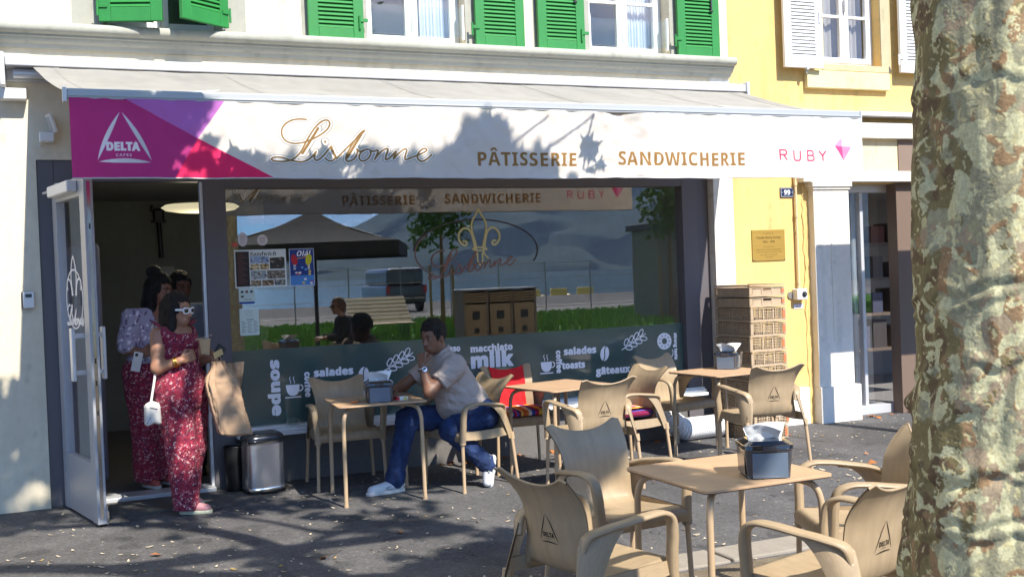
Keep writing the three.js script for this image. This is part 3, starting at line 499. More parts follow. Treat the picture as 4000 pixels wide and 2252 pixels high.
{
  const o = thing('sensor_floodlight', 'small white floodlight with a tilted lamp head above the door', 'floodlight', [0.0, 2.72, 0]);
  put('base', bx(-0.05, 0.055, -0.04, 0.035, 0, 0.09, 0.014), M.whitePlastic, o);
  const h = put('lamp_head', bx(-0.012, 0.012, 0.03, 0.17, 0.0, 0.12, 0.006), M.whitePlastic, o); h.rotation.set(0, 0.25, 0.30); h.position.set(0.05, 0, 0);
  const h2 = put('glass_face', bx(-0.0135, -0.0122, 0.045, 0.155, 0.012, 0.108), std({ color: lin(0.45, 0.46, 0.47), roughness: 0.15 }), h);
  put('cable', tube([[-0.04, -0.04, 0.01], [-0.05, -0.07, 0.012], [-0.03, -0.085, 0.01]], 0.003, 10, 5), M.whitePlastic, o);
}
// ---------- moulded terrace armchairs ----------
const tanMap = dataTex(512, 512, (u, v) => { const sc = Math.max(0, tn(u * 0.4, v, 60, 21) - 0.55), dirt = Math.max(0, tn(u, v, 7, 31) - 0.25), g = 0.95 + 0.03 * tn(u, v, 4, 3) + 0.05 * (rnd() - 0.5) + 0.02 * tn(u, v, 50, 6) - 0.04 * dirt - 0.06 * sc; return [g, g * (1 - 0.02 * dirt), g * 0.985]; });
M.tan = phys({ color: lin(0.415, 0.310, 0.195), roughness: 0.45, map: scaled(tanMap, 2), bumpMap: scaled(fine, 3), bumpScale: 0.0005 });
M.tanLeg = std({ color: lin(0.48, 0.345, 0.21), roughness: 0.38 });
const deltaTex = canvasTex(256, 256, (c) => {
  c.clearRect(0, 0, 256, 256); c.strokeStyle = c.fillStyle = 'rgb(44,34,24)'; c.lineJoin = 'miter';
  const leaf = (a, b, m, q) => { c.beginPath(); c.moveTo(...a); c.quadraticCurveTo(...m, ...b); c.quadraticCurveTo(...q, ...a); c.fill(); };
  leaf([128, 16], [22, 228], [56, 116], [74, 124]); leaf([130, 16], [238, 224], [196, 112], [176, 124]); leaf([26, 234], [236, 232], [130, 205], [130, 224]);
  c.font = '900 44px sans-serif'; c.textAlign = 'center'; c.fillText('DELTA', 130, 190); c.font = 'bold 13px sans-serif'; c.fillText('C A F E S', 130, 208);
});
M.deltaPrint = std({ map: deltaTex, alphaTest: 0.4, roughness: 0.6, side: THREE.DoubleSide });
// centre line of the seat and back: [v, y, z, half width]
const CH = [[0, 0.372, 0.236, 0.238], [0.05, 0.405, 0.243, 0.240], [0.10, 0.436, 0.230, 0.240], [0.16, 0.443, 0.195, 0.240], [0.28, 0.434, 0.10, 0.240], [0.40, 0.424, -0.02, 0.236], [0.48, 0.424, -0.105, 0.226], [0.54, 0.442, -0.160, 0.212], [0.60, 0.492, -0.190, 0.200], [0.68, 0.565, -0.202, 0.194], [0.78, 0.650, -0.214, 0.196], [0.88, 0.728, -0.238, 0.207], [0.95, 0.777, -0.270, 0.220], [1, 0.806, -0.302, 0.230]];
const cubic = (t, k) => { let i = 1; while (i < CH.length - 2 && t > CH[i][0]) i++; const p = [CH[Math.max(0, i - 2)], CH[i - 1], CH[i], CH[Math.min(CH.length - 1, i + 1)]], s = clamp((t - p[1][0]) / (p[2][0] - p[1][0])); const m1 = ((p[2][k] - p[0][k]) / Math.max(1e-6, p[2][0] - p[0][0])) * (p[2][0] - p[1][0]), m2 = ((p[3][k] - p[1][k]) / Math.max(1e-6, p[3][0] - p[1][0])) * (p[2][0] - p[1][0]); const s2 = s * s, s3 = s2 * s; return (2 * s3 - 3 * s2 + 1) * p[1][k] + (s3 - 2 * s2 + s) * m1 + (-2 * s3 + 3 * s2) * p[2][k] + (s3 - s2) * m2; };
function chairPoint(u, v) {
  const t = Math.min(v, 1), q = u * 2 - 1, a = Math.abs(q), y = cubic(t, 1), z = cubic(t, 2), w = cubic(t, 3), back = sst(0.5, 0.66, t), top = sst(0.80, 1, t);
  const ear = top * (0.066 * a ** 2.2 - 0.030 * sst(0.78, 1, a) ** 2);
  return [q * w + Math.sign(q) * top * 0.004 * a ** 6, y - (1 - back) * sst(0.06, 0.14, t) * 0.040 * sst(0.86, 1, a) - (1 - back) * 0.010 * (1 - q * q) * sst(0.1, 0.2, t) + ear, z + back * (1 - top * 1.1) * 0.042 * q * q - ear * 0.42];
}
function makeChair() {
  const g = thing('terrace_armchair', '', 'chair', [0, 0, 0], 0, 'tan moulded terrace armchairs');
  put('seat', shell(28, 28, chairPoint, 0.007, [0, 0.52]), M.tan, g);
  const back = put('backrest', shell(32, 34, chairPoint, 0.007, [0.52, 1]), M.tan, g);
  put('rim', tube(Array.from({ length: 25 }, (_, i) => chairPoint(i / 24, 1)), 0.0055, 60, 8), M.tan, back);
  const logo = grid(10, 10, (u, v) => { const p = chairPoint(0.5 + (0.5 - u) * 0.34, 0.635 + v * 0.165), e = chairPoint(0.5, 0.64 + v * 0.165); return [p[0], p[1], p[2] - 0.0048 - 0 * e[0]]; });
  put('printed_mark', logo, M.deltaPrint, back);
  for (const s of [-1, 1]) {
    const arm = [[0.196, 0.535, -0.205], [0.212, 0.592, -0.186], [0.243, 0.616, -0.125], [0.264, 0.630, -0.03], [0.273, 0.641, 0.07], [0.273, 0.639, 0.150], [0.269, 0.611, 0.198], [0.263, 0.545, 0.213], [0.256, 0.478, 0.214], [0.250, 0.400, 0.218], [0.250, 0.355, 0.221]].map(([x, y, z]) => [x * s, y, z]);
    const a = put('armrest', sweep(arm, oval(0.0275, 0.012, 14, 2.6), 64, (t) => [t < 0.62 ? 0.85 + 0.25 * Math.sin(t * 4) : 0.92, t > 0.55 ? lerp(1, 1.75, sst(0.55, 0.75, t)) : 1]), M.tan, g);
    // wide web from the back and arm down to the rear leg
    const web = (u, v) => {
      const zr = lerp(-0.205, -0.262, v) - 0.006 * Math.sin(v * 3), zf = lerp(0.025, -0.196, Math.pow(v, 0.42)), x0 = lerp(0.190, 0.228, v ** 1.4), x1 = lerp(0.262, 0.262, v);
      const yt = lerp(0.585, 0.624, sst(0, 0.6, u)), yb = 0.352;
      return [s * (lerp(x0, x1, Math.pow(u, 0.7)) + 0.012 * Math.sin(u * Math.PI) * (1 - v)), lerp(yt, yb, v), lerp(zr, zf, u)];
    };
    put('rear_web', s > 0 ? shell(14, 26, (u, v) => web(1 - u, v), 0.009) : shell(14, 26, web, 0.009), M.tan, a);
    // sweep from web to the underside of the seat
    for (const [z, zb] of [[0.221, 0.228], [-0.232, -0.262]]) put('leg', merged([rod([s * 0.248, 0.395, z], [s * 0.250, 0.345, z - (z < 0 ? 0.006 : 0)], 0.0175, 0.0175, 14), rod([s * (z > 0 ? 0.262 : 0.270), 0.012, zb], [s * 0.250, 0.36, z], 0.0125, 0.0135, 14), rod([s * (z > 0 ? 0.262 : 0.270), 0, zb], [s * (z > 0 ? 0.262 : 0.270), 0.03, zb], 0.0145, 0.0145, 12)]), M.tanLeg, g);
    put('side_rail', shell(14, 4, (u, v) => [s * (0.240 + 0.008 * v), 0.438 - 0.055 * v - 0.012 * Math.sin(u * Math.PI) * v, lerp(0.215, -0.225, s > 0 ? u : 1 - u)], 0.008), M.tan, g);
  }
  return g;
}
const chairProto = makeChair();
const D = Math.PI / 180;
const CHAIRS = [
  ['tan armchair facing the near table, printed back turned to the tree pit side', 1.94, 4.74, 104],
  ['tan armchair on the wall side of the near table, its seat facing the tree trunk', 2.50, 3.96, 7],
  ['tan armchair drawn up to the near table from the tree trunk side', 2.66, 5.36, 197],
  ['tan armchair half hidden behind the tree trunk beside the near table', 3.31, 4.77, -112],
  ['shaded tan armchair with triangle mark, its back against the table by the red cloth', 3.60, 1.55, 182],
  ['tan armchair with a striped cushion on its seat', 4.06, 1.20, -84],
  ['tan armchair pushed under the table by the crates, its back to the shop window', 4.95, 0.55, 14],
  ['tan armchair with triangle mark, its back turned away from the stacked crates', 5.06, 1.62, 173],
  ['empty shaded tan armchair behind the table where the man sits', 2.05, 0.36, -3],
  ['tan armchair in which the man in jeans sits', 2.86, 0.93, -76],
  ['tan armchair with a red cloth over its back and seat', 3.46, 0.52, -4],
];
CHAIRS.forEach(([label, x, z, a], i) => {
  const c = i ? copyOf(chairProto, label, [x, 0, z], a * D) : chairProto;
  if (!i) { c.position.set(x, 0, z); c.rotation.y = a * D; c.userData.label = label; }
});
// ---------- tables ----------
const hplMap = dataTex(512, 512, (u, v) => { const g = 0.90 + 0.045 * tn(u * 1, v * 1, 3, 4) + 0.06 * n2(v * 55, u * 3 + 2) * 0.6 + 0.03 * n2(v * 160, u * 6) + 0.02 * (rnd() - 0.5); return [g, g * 0.985, g * 0.96]; });
M.tableTop = phys({ color: lin(0.62, 0.42, 0.26), roughness: 0.55, map: scaled(hplMap, 1.4) });
function makeTable() {
  const g = thing('terrace_table', '', 'table', [0, 0, 0], 0, 'square terrace tables'), h = 0.32, r = 0.035;
  const s = new THREE.Shape(); s.moveTo(-h + r, -h); s.lineTo(h - r, -h); s.absarc(h - r, -h + r, r, -Math.PI / 2, 0); s.lineTo(h, h - r); s.absarc(h - r, h - r, r, 0, Math.PI / 2); s.lineTo(-h + r, h); s.absarc(-h + r, h - r, r, Math.PI / 2, Math.PI); s.lineTo(-h, -h + r); s.absarc(-h + r, -h + r, r, Math.PI, Math.PI * 1.5);
  const top = new THREE.ExtrudeGeometry(s, { depth: 0.007, bevelEnabled: true, bevelThickness: 0.002, bevelSize: 0.002, bevelSegments: 2, curveSegments: 8 }).rotateX(-Math.PI / 2).translate(0, 0.701, 0);
  boxUV(top); put('tabletop', top, M.tableTop, g);
  put('top_edge', new THREE.ExtrudeGeometry(s, { depth: 0.003, bevelEnabled: false, curveSegments: 8 }).rotateX(-Math.PI / 2).scale(0.996, 1, 0.996).translate(0, 0.6955, 0), M.darkMetal, g);
  for (const [a, b] of [[-1, -1], [1, -1], [1, 1], [-1, 1]]) put('leg', merged([tube([[a * 0.285, 0, b * 0.285], [a * 0.283, 0.25, b * 0.283], [a * 0.281, 0.52, b * 0.281], [a * 0.278, 0.60, b * 0.278], [a * 0.262, 0.655, b * 0.262], [a * 0.225, 0.678, b * 0.225], [a * 0.15, 0.682, b * 0.15], [a * 0.02, 0.683, b * 0.02]], 0.0145, 48, 12), rod([a * 0.285, 0, b * 0.285], [a * 0.285, 0.02, b * 0.285], 0.0165, 0.0165, 12)]), M.tanLeg, g);
  return g;
}
const tableProto = makeTable();
[['square tan table with a smoky napkin box, set near the tree trunk', 2.64, 4.69, 1], ['square tan table where the man in the polo shirt leans', 2.13, 0.95, -4], ['empty square tan table beside the red draped chair', 3.60, 1.04, 13], ['square tan table with a napkin box in front of the crates', 5.11, 1.02, 7]].forEach(([label, x, z, a], i) => {
  const c = i ? copyOf(tableProto, label, [x, 0, z], a * D) : tableProto;
  if (!i) { c.position.set(x, 0, z); c.rotation.y = a * D; c.userData.label = label; }
});
// ---------- napkin boxes ----------
function makeNapkinBox() {
  const g = thing('napkin_box', '', 'napkin box', [0, 0, 0], 0, 'napkin boxes on the tables');
  const wall = (w0, w1, d0, d1, y0, y1) => sweep([[0, y0, 0], [0, lerp(y0, y1, 0.35), 0], [0, lerp(y0, y1, 0.7), 0], [0, y1, 0]], oval(1, 1, 32, 7), 10, (t) => [lerp(w0, w1, t) / 2, lerp(d0, d1, t) / 2], V(1, 0, 0));
  put('smoky_body', wall(0.150, 0.168, 0.150, 0.172, 0.0, 0.112), phys({ color: lin(0.05, 0.055, 0.065), roughness: 0.12, clearcoat: 0.6 }), g);
  put('advert_panel', bx(-0.060, 0.060, 0.006, 0.098, 0.0815, 0.0835, 0.001), phys({ color: lin(0.12, 0.165, 0.225), roughness: 0.2, clearcoat: 0.6, clearcoatRoughness: 0.05 }), g).rotation.x = 0.03;
  put('side_panel', bx(-0.0795, -0.0785, 0.012, 0.095, -0.055, 0.055), phys({ color: lin(0.11, 0.10, 0.10), roughness: 0.25, clearcoat: 0.6 }), g).rotation.z = 0.03;
  const lid = put('lid', merged([wall(0.174, 0.172, 0.178, 0.174, 0.108, 0.124), wall(0.172, 0.120, 0.172, 0.120, 0.123, 0.136)]), phys({ color: lin(0.010, 0.011, 0.016), roughness: 0.13, clearcoat: 1 }), g);
  put('maker_badge', bx(-0.026, 0.026, 0.104, 0.121, 0.086, 0.093, 0.003), phys({ color: lin(0.06, 0.06, 0.07), roughness: 0.08 }), lid);
  const ts = (c, k, lean, w) => put('tissue', grid(18, 10, (u, v) => { const a = (u - 0.5) * 2; return [a * (0.056 + 0.016 * v) * w + 0.012 * v * k, 0.131 + 0.060 * v * (1 - 0.22 * a * a + 0.16 * a * k), lean * v * (0.4 + 0.6 * v) + 0.010 * Math.sin(a * 2.6 + k) * v + 0.003 * n2(u * 3 + k, v * 3)]; }), std({ color: lin(c, c, c * 0.98), roughness: 1, side: THREE.DoubleSide }), g);
  ts(0.80, 1, -0.038, 1); ts(0.76, -1, 0.030, 0.9);
  return g;
}
const boxProto = makeNapkinBox();
[['smoky napkin box with tissue standing on the near table by the tree', 2.72, 4.86, -23], ['dark napkin box on the table in front of the sitting man', 2.13, 1.09, -12], ['napkin box on the table in front of the crates', 5.28, 0.88, -50]].forEach(([label, x, z, a], i) => {
  const c = i ? copyOf(boxProto, label, [x, 0.7105, z], a * D) : boxProto; c.scale.set(1.22, 1.12, 1.22);
  if (!i) { c.position.set(x, 0.7105, z); c.rotation.y = a * D; c.userData.label = label; }
});
// things on the man's table
{
  const p = thing('cigarette_packet', 'red and white cigarette packet with a yellow label beside the napkin box', 'packet', [2.285, 0.7105, 1.11], 0.15);
  put('packet', bx(-0.045, 0.045, 0, 0.024, -0.028, 0.028, 0.002), std({ color: lin(0.75, 0.75, 0.73), roughness: 0.5 }), p);
  put('red_band', bx(-0.0455, -0.022, 0.001, 0.0245, -0.0283, 0.0283), std({ color: lin(0.55, 0.02, 0.03), roughness: 0.45 }), p);
  put('yellow_label', bx(0.008, 0.036, 0.004, 0.020, 0.0282, 0.0290), std({ color: lin(0.65, 0.55, 0.06), roughness: 0.6 }), p);
  const a = thing('glass_ashtray', 'small clear glass ashtray beside the napkin box', 'ashtray', [2.04, 0.7105, 1.00]);
  put('dish', new THREE.LatheGeometry([[0.0, 0.006], [0.034, 0.006], [0.040, 0.026], [0.046, 0.026], [0.042, 0], [0, 0]].map((q) => new THREE.Vector2(...q)), 24), M.clear, a);
  const l = thing('lighter', 'small orange lighter lying on the table before the man', 'lighter', [1.955, 0.7105, 1.06], 0.3);
  put('body', bx(-0.03, 0.03, 0, 0.012, -0.009, 0.009, 0.004), std({ color: lin(0.75, 0.20, 0.05), roughness: 0.35 }), l); put('cap', bx(0.030, 0.044, 0, 0.012, -0.008, 0.008, 0.002), M.steel, l);
  const s = thing('sill_ashtray', 'round glass ashtray standing on the white window sill', 'ashtray', [1.72, 0.4565, 0.0]);
  put('dish', new THREE.LatheGeometry([[0.0, 0.008], [0.045, 0.008], [0.052, 0.05], [0.060, 0.05], [0.055, 0], [0, 0]].map((q) => new THREE.Vector2(...q)), 28), M.clear, s);
}
// ---------- cushions and red cloth ----------
const stripeTex = canvasTex(512, 64, (c) => { const cols = ['#c01030', '#e0602a', '#e8b030', '#7a1440', '#2848a0', '#d03a80', '#e87a2a', '#8a1838', '#f0c860', '#b01848', '#3858b0', '#e8d8c8']; let x = 0, i = 0; while (x < 512) { const w = 10 + ((i * 37) % 34); c.fillStyle = cols[(i * 5) % cols.length]; c.fillRect(x, 0, w, 64); x += w; i++; } });
stripeTex.wrapS = stripeTex.wrapT = THREE.RepeatWrapping;
M.stripe = std({ map: stripeTex, roughness: 0.95, bumpMap: scaled(fine, 10), bumpScale: 0.001 });
function pillow(w, d, h, turn) { const g = new THREE.SphereGeometry(1, 40, 24), p = g.attributes.position; for (let i = 0; i < p.count; i++) { const x = p.getX(i), y = p.getY(i), z = p.getZ(i), q = (t) => Math.sign(t) * Math.abs(t) ** 0.45; const X = q(x) * Math.min(1, Math.hypot(x, z) * 1.2 + 0.05), Z = q(z) * Math.min(1, Math.hypot(x, z) * 1.2 + 0.05); p.setXYZ(i, X * w / 2, y * h / 2 * (1 + 0.12 * n2(x * 2, z * 2)), Z * d / 2); } g.computeVertexNormals(); const uv = g.attributes.uv; for (let i = 0; i < p.count; i++) uv.setXY(i, (turn ? p.getZ(i) : p.getX(i)) * 2.2 + 0.3, p.getY(i) * 3); return g; }
{
  tag(put('striped_cushion', pillow(0.40, 0.40, 0.085, true), M.stripe), 'orange and red striped cushion on a sunlit armchair', 'cushion').position.set(4.06, 0.478, 1.20);
  tag(put('striped_cushion', pillow(0.42, 0.40, 0.075, false), M.stripe), 'dark red striped cushion under the red cloth', 'cushion').position.set(3.47, 0.472, 0.56);
  const c = thing('red_cloth', 'bright red cloth draped over the chair back and down to its seat', 'cloth', [3.46, 0, 0.52], -4 * D);
  put('drape', grid(20, 30, (u, v) => {                     // over the back, from behind the top down the front to the seat
    const t = 1.0 - 0.42 * clamp((v - 0.12) / 0.88), p = chairPoint(0.14 + 0.70 * u, t), f = v < 0.12 ? 1 - v / 0.12 : 0;
    return [p[0] + 0.004 * n2(u * 5, v * 3), p[1] + 0.012 - f * 0.10 + (f > 0 ? 0 : 0), p[2] + (f > 0 ? -0.012 - 0.0 * f : 0.014) + 0.005 * n2(u * 4, v * 5)];
  }), std({ color: lin(0.62, 0.010, 0.016), roughness: 0.9, side: THREE.DoubleSide, bumpMap: scaled(fine, 8), bumpScale: 0.0008 }), c);
}
// ---------- stacked bread crates ----------
M.crate = std({ color: lin(0.50, 0.375, 0.25), roughness: 0.6, map: scaled(tanMap, 2) });
function makeCrate(h, closed) {
  const g = thing('bread_crate', '', 'crate', [0, 0, 0], 0, 'plastic bread crates stacked by the wall'), W = 0.385, L = 0.55, body = [], lat = [];
  const side = (len, map, handles) => {                    // boxes in side-local coordinates: a along, y up, d outward
    const B = (a0, a1, y0, y1, d0, d1) => body.push(map(a0, a1, y0, y1, d0, d1)), K = (a0, a1, y0, y1) => lat.push(map(a0, a1, y0, y1, -0.008, -0.002));
    B(0, len, h - 0.012, h, -0.012, 0.006); B(0, len, h - 0.030, h - 0.024, -0.012, 0.004); B(0, len, 0.0, 0.012, -0.014, -0.002);
    for (const a of [0, len - 0.03]) B(a, a + 0.03, 0.012, h - 0.03, -0.012, 0.002);
    const n = handles ? 3 : 4, step = (len - 0.06) / n;
    for (let i = 1; i < n; i++) { const a = 0.03 + i * step; B(a - 0.007, a + 0.007, 0.012, h - 0.03, -0.010, 0.001); }
    for (let i = 0; i < n; i++) {
      const a0 = 0.03 + i * step + 0.007, a1 = 0.03 + (i + 1) * step - 0.007, mid = handles && i === 1;
      if (closed && !mid) { lat.push(map(a0, a1, 0.012, h - 0.03, -0.008, -0.004)); continue; }
      const top = mid ? h - 0.056 : h - 0.03, m = 5, rows = 4;
      if (!closed) { for (let q = 1; q < m; q++) { const a = lerp(a0, a1, q / m); K(a - 0.0032, a + 0.0032, 0.012, top); } for (let q = 1; q < rows; q++) { const y = lerp(0.012, top, q / rows); K(a0, a1, y - 0.003, y + 0.003); } }
      else K(a0, a1, 0.012, top);
      if (mid) lat.push(map(a0, a1, top, top + 0.006, -0.012, 0));
    }
  };
  side(W, (a0, a1, y0, y1, d0, d1) => bx(a0, a1, y0, y1, L + d0, L + d1), true); side(W, (a0, a1, y0, y1, d0, d1) => bx(a0, a1, y0, y1, -d1, -d0), true);
  side(L, (a0, a1, y0, y1, d0, d1) => bx(-d1, -d0, y0, y1, a0, a1), false); side(L, (a0, a1, y0, y1, d0, d1) => bx(W + d0, W + d1, y0, y1, a0, a1), false);
  put('rim_and_posts', merged(body), M.crate, g); put('lattice_sides', merged(lat), M.crate, g);
  put('base', bx(0.008, W - 0.008, 0.002, 0.010, 0.008, L - 0.008), M.crate, g);
  put('orange_label', bx(W - 0.036, W - 0.008, 0.02, h - 0.045, L + 0.0022, L + 0.0032), std({ color: lin(0.55, 0.16, 0.06), roughness: 0.6 }), g);
  return g;
}
{
  const ord = ['bottom', 'second', 'third', 'fourth', 'fifth', 'sixth', 'seventh', 'eighth', 'ninth'];
  let y = 0, p = null;
  for (let k = 0; k < 9; k++) {
    const label = k ? `tan lattice bread crate, ${ord[k]} from the ground in the stack` : 'tan lattice bread crate standing on the ground under the stack', pos = [5.745 + 0.006 * ((k * 5) % 3 - 1), y, -0.09 + 0.10 + 0.006 * ((k * 7) % 3 - 1)];
    if (!p) { p = makeCrate(0.137, false); p.position.set(...pos); p.userData.label = label; } else copyOf(p, label, pos, ((k * 3) % 5 - 2) * 0.004);
    y += 0.1345;
  }
  const q = makeCrate(0.098, true); q.position.set(5.747, y, 0.01); q.userData.label = 'shallow tan crate, second from the top of the stack'; y += 0.0955;
  copyOf(q, 'shallow tan crate topping the whole stack', [5.743, y, 0.012], 0.006);
}
// ---------- pedal bin, flexible duct, second dark bin ----------
{
  const b = thing('pedal_bin', 'shiny steel pedal bin with a dark lid beside the doorway', 'bin', [1.425, 0, 0.26], 0.12);
  const sec = oval(1, 1, 40, 4.5);
  put('steel_body', sweep([[0, 0.02, 0], [0, 0.15, 0], [0, 0.28, 0], [0, 0.40, 0]], sec, 12, () => [0.148, 0.125], V(1, 0, 0)), std({ color: lin(0.72, 0.72, 0.73), roughness: 0.27, metalness: 0.9 }), b);
  put('base_ring', sweep([[0, 0, 0], [0, 0.01, 0], [0, 0.024, 0]], sec, 3, () => [0.150, 0.127], V(1, 0, 0)), M.black, b);
  put('lid', sweep([[0, 0.398, 0], [0, 0.42, 0], [0, 0.44, 0], [0, 0.452, 0]], sec, 8, (t) => [0.153 - 0.03 * t ** 3, 0.130 - 0.03 * t ** 3], V(1, 0, 0)), phys({ color: lin(0.03, 0.035, 0.045), roughness: 0.2, metalness: 0.6 }), b);
  put('pedal', bx(-0.06, 0.06, 0.015, 0.03, 0.11, 0.165, 0.006), M.black, b);
  const c = thing('black_tub', 'low black tub standing behind the steel bin', 'tub', [1.235, 0, 0.10]);
  put('tub', new THREE.LatheGeometry([[0.0, 0.01], [0.062, 0.01], [0.072, 0.34], [0.078, 0.34], [0.068, 0], [0, 0]].map((q) => new THREE.Vector2(...q)), 28), M.black, c);
  put('tub_rim', new THREE.TorusGeometry(0.078, 0.005, 8, 32).rotateX(Math.PI / 2).translate(0, 0.34, 0), M.black, c);
}
{
  const t = thing('flexible_duct', 'white ribbed flexible duct lying on the ground under the window', 'duct', [0, 0, 0]);
  const cv = new THREE.CatmullRomCurve3([V(5.02, 0.46, -0.02), V(5.06, 0.36, 0.06), V(5.12, 0.22, 0.14), V(5.24, 0.115, 0.17), V(5.38, 0.108, 0.16), V(5.52, 0.108, 0.155), V(5.66, 0.108, 0.15)]), seg = 260, rad = 22, pos = [], idx = [], fr = cv.computeFrenetFrames(seg);
  for (let j = 0; j <= seg; j++) { const p = cv.getPointAt(j / seg), r = 0.100 + 0.0035 * Math.sin(j * 0.95) ; for (let i = 0; i <= rad; i++) { const a = (i / rad) * 2 * Math.PI, q = p.clone().addScaledVector(fr.normals[j], Math.cos(a) * r).addScaledVector(fr.binormals[j], Math.sin(a) * r); pos.push(q.x, q.y, q.z); } }
  for (let j = 0; j < seg; j++) for (let i = 0; i < rad; i++) { const a = j * (rad + 1) + i; idx.push(a, a + 1, a + rad + 2, a, a + rad + 2, a + rad + 1); }
  const g = new THREE.BufferGeometry(); g.setAttribute('position', new THREE.Float32BufferAttribute(pos, 3)); g.setIndex(idx); g.computeVertexNormals();
  put('ribbed_hose', g, std({ color: lin(0.78, 0.78, 0.77), roughness: 0.5, side: THREE.DoubleSide }), t);
  put('end_collar', new THREE.TorusGeometry(0.098, 0.008, 10, 36).rotateY(Math.PI / 2).translate(5.66, 0.108, 0.15), M.whitePlastic, t);
}
// ---------- papers on the window ----------
function paper(name, label, cat, x0, x1, y0, y1, draw, w = 512) {
  const h = Math.round((w * (y1 - y0)) / (x1 - x0)), o = thing(name, label, cat, [(x0 + x1) / 2, (y0 + y1) / 2, -0.0825]);
  put('sheet', new THREE.BoxGeometry(x1 - x0, y1 - y0, 0.0014), M.whitePlastic, o);
  put('print', new THREE.PlaneGeometry(x1 - x0 - 0.002, y1 - y0 - 0.002).translate(0, 0, 0.0016), std({ map: canvasTex(w, h, draw), roughness: 0.6 }), o);
}
paper('sandwich_menu', 'landscape sandwich menu with photos stuck on the shop window', 'poster', 1.326, 1.735, 1.56, 1.862, (c, w, h) => {
  c.fillStyle = '#dfe6e2'; c.fillRect(0, 0, w, h); c.fillStyle = '#2b2220'; c.fillRect(w * 0.02, h * 0.04, w * 0.26, h * 0.93); c.fillStyle = '#a05a48'; for (let i = 0; i < 16; i++) c.fillRect(w * 0.06, h * (0.1 + i * 0.052), w * (0.1 + 0.08 * ((i * 7) % 3) / 2), 3);
  const ph = [['#8fa8c8', 0.3, 0.18, 0.36, 0.18], ['#3a3630', 0.68, 0.22, 0.29, 0.30], ['#c8b080', 0.30, 0.38, 0.17, 0.15], ['#b89a60', 0.49, 0.38, 0.17, 0.15], ['#98a0a4', 0.30, 0.56, 0.30, 0.22], ['#7a7268', 0.62, 0.56, 0.35, 0.22], ['#8a7a60', 0.30, 0.81, 0.2, 0.15], ['#7a6040', 0.52, 0.81, 0.22, 0.15], ['#6a7478', 0.76, 0.81, 0.21, 0.15]];
  for (const [col, x, y, a, b] of ph) { c.fillStyle = col; c.fillRect(w * x, h * y, w * a, h * b); for (let i = 0; i < 12; i++) { c.fillStyle = i % 2 ? 'rgba(240,225,190,0.5)' : 'rgba(50,35,20,0.5)'; c.beginPath(); c.ellipse(w * (x + a * rnd()), h * (y + b * rnd()), 14, 7, rnd(), 0, 7); c.fill(); } }
  c.fillStyle = '#16181c'; c.font = 'italic bold 54px serif'; c.fillText('Sandwich', w * 0.29, h * 0.165);
});
paper('ice_cream_poster', 'blue ice cream poster with a red and a yellow cone in the window', 'poster', 1.76, 1.962, 1.56, 1.86, (c, w, h) => {
  c.fillStyle = '#1c3a86'; c.fillRect(0, 0, w, h); c.fillStyle = '#4a8ad0'; c.fillRect(0, h * 0.72, w, h * 0.28); c.fillStyle = '#fff'; c.font = 'italic bold 120px sans-serif'; c.fillText('Olá!', w * 0.27, h * 0.2);
  c.strokeStyle = '#e0a030'; c.lineWidth = 12; c.beginPath(); c.moveTo(w * 0.28, h * 0.27); c.lineTo(w * 0.75, h * 0.22); c.stroke();
  for (const [col, x, y] of [['#c02030', 0.2, 0.2], ['#d8d020', 0.78, 0.2]]) { c.fillStyle = col; c.beginPath(); c.ellipse(w * x, h * (y + 0.1), 50, 92, x < 0.5 ? -0.2 : 0.2, 0, 7); c.fill(); c.fillStyle = '#d8d0c0'; c.fillRect(w * x - 18, h * (y + 0.23), 36, 80); }
  for (let i = 0; i < 14; i++) { c.fillStyle = ['#e8e8f0', '#f0d860', '#b04060', '#60a0e0'][i % 4]; c.fillRect(w * (0.1 + 0.8 * rnd()), h * (0.45 + 0.5 * rnd()), 40, 30); }
  c.strokeStyle = '#c8d4e8'; c.lineWidth = 8; c.strokeRect(4, 4, w - 8, h - 8);
}, 400);
paper('opening_notice', 'small pale notice with a blue foot under the sandwich menu', 'notice', 1.35, 1.473, 1.432, 1.557, (c, w, h) => { c.fillStyle = '#c9dcd6'; c.fillRect(0, 0, w, h); c.fillStyle = '#244a9a'; c.fillRect(0, h * 0.86, w, h * 0.14); c.fillStyle = '#3a4a48'; for (const [x, y] of [[0.2, 0.15], [0.5, 0.15], [0.8, 0.15], [0.2, 0.45]]) c.fillRect(w * x - 20, h * y, 44, 36); c.fillStyle = '#c04040'; c.fillRect(w * 0.47, h * 0.12, 20, 26); c.fillStyle = '#5a6a68'; c.fillRect(w * 0.3, h * 0.7, w * 0.5, 8); }, 256);
paper('price_list', 'white sheet of prices in rows stuck low in the window', 'notice', 1.348, 1.50, 1.182, 1.397, (c, w, h) => { c.fillStyle = '#d3e6de'; c.fillRect(0, 0, w, h); c.fillStyle = '#8aa89c'; for (let i = 0; i < 5; i++) c.fillRect(w * 0.3, h * (0.1 + i * 0.045), w * 0.4, 3); c.fillStyle = '#2a302e'; c.fillRect(w * 0.35, h * 0.40, w * 0.38, 10); for (let i = 0; i < 7; i++) for (let j = 0; j < 3; j++) c.fillRect(w * (0.08 + j * 0.31), h * (0.48 + i * 0.066), w * (0.18 + 0.08 * ((i + j) % 2)), 6); }, 300);
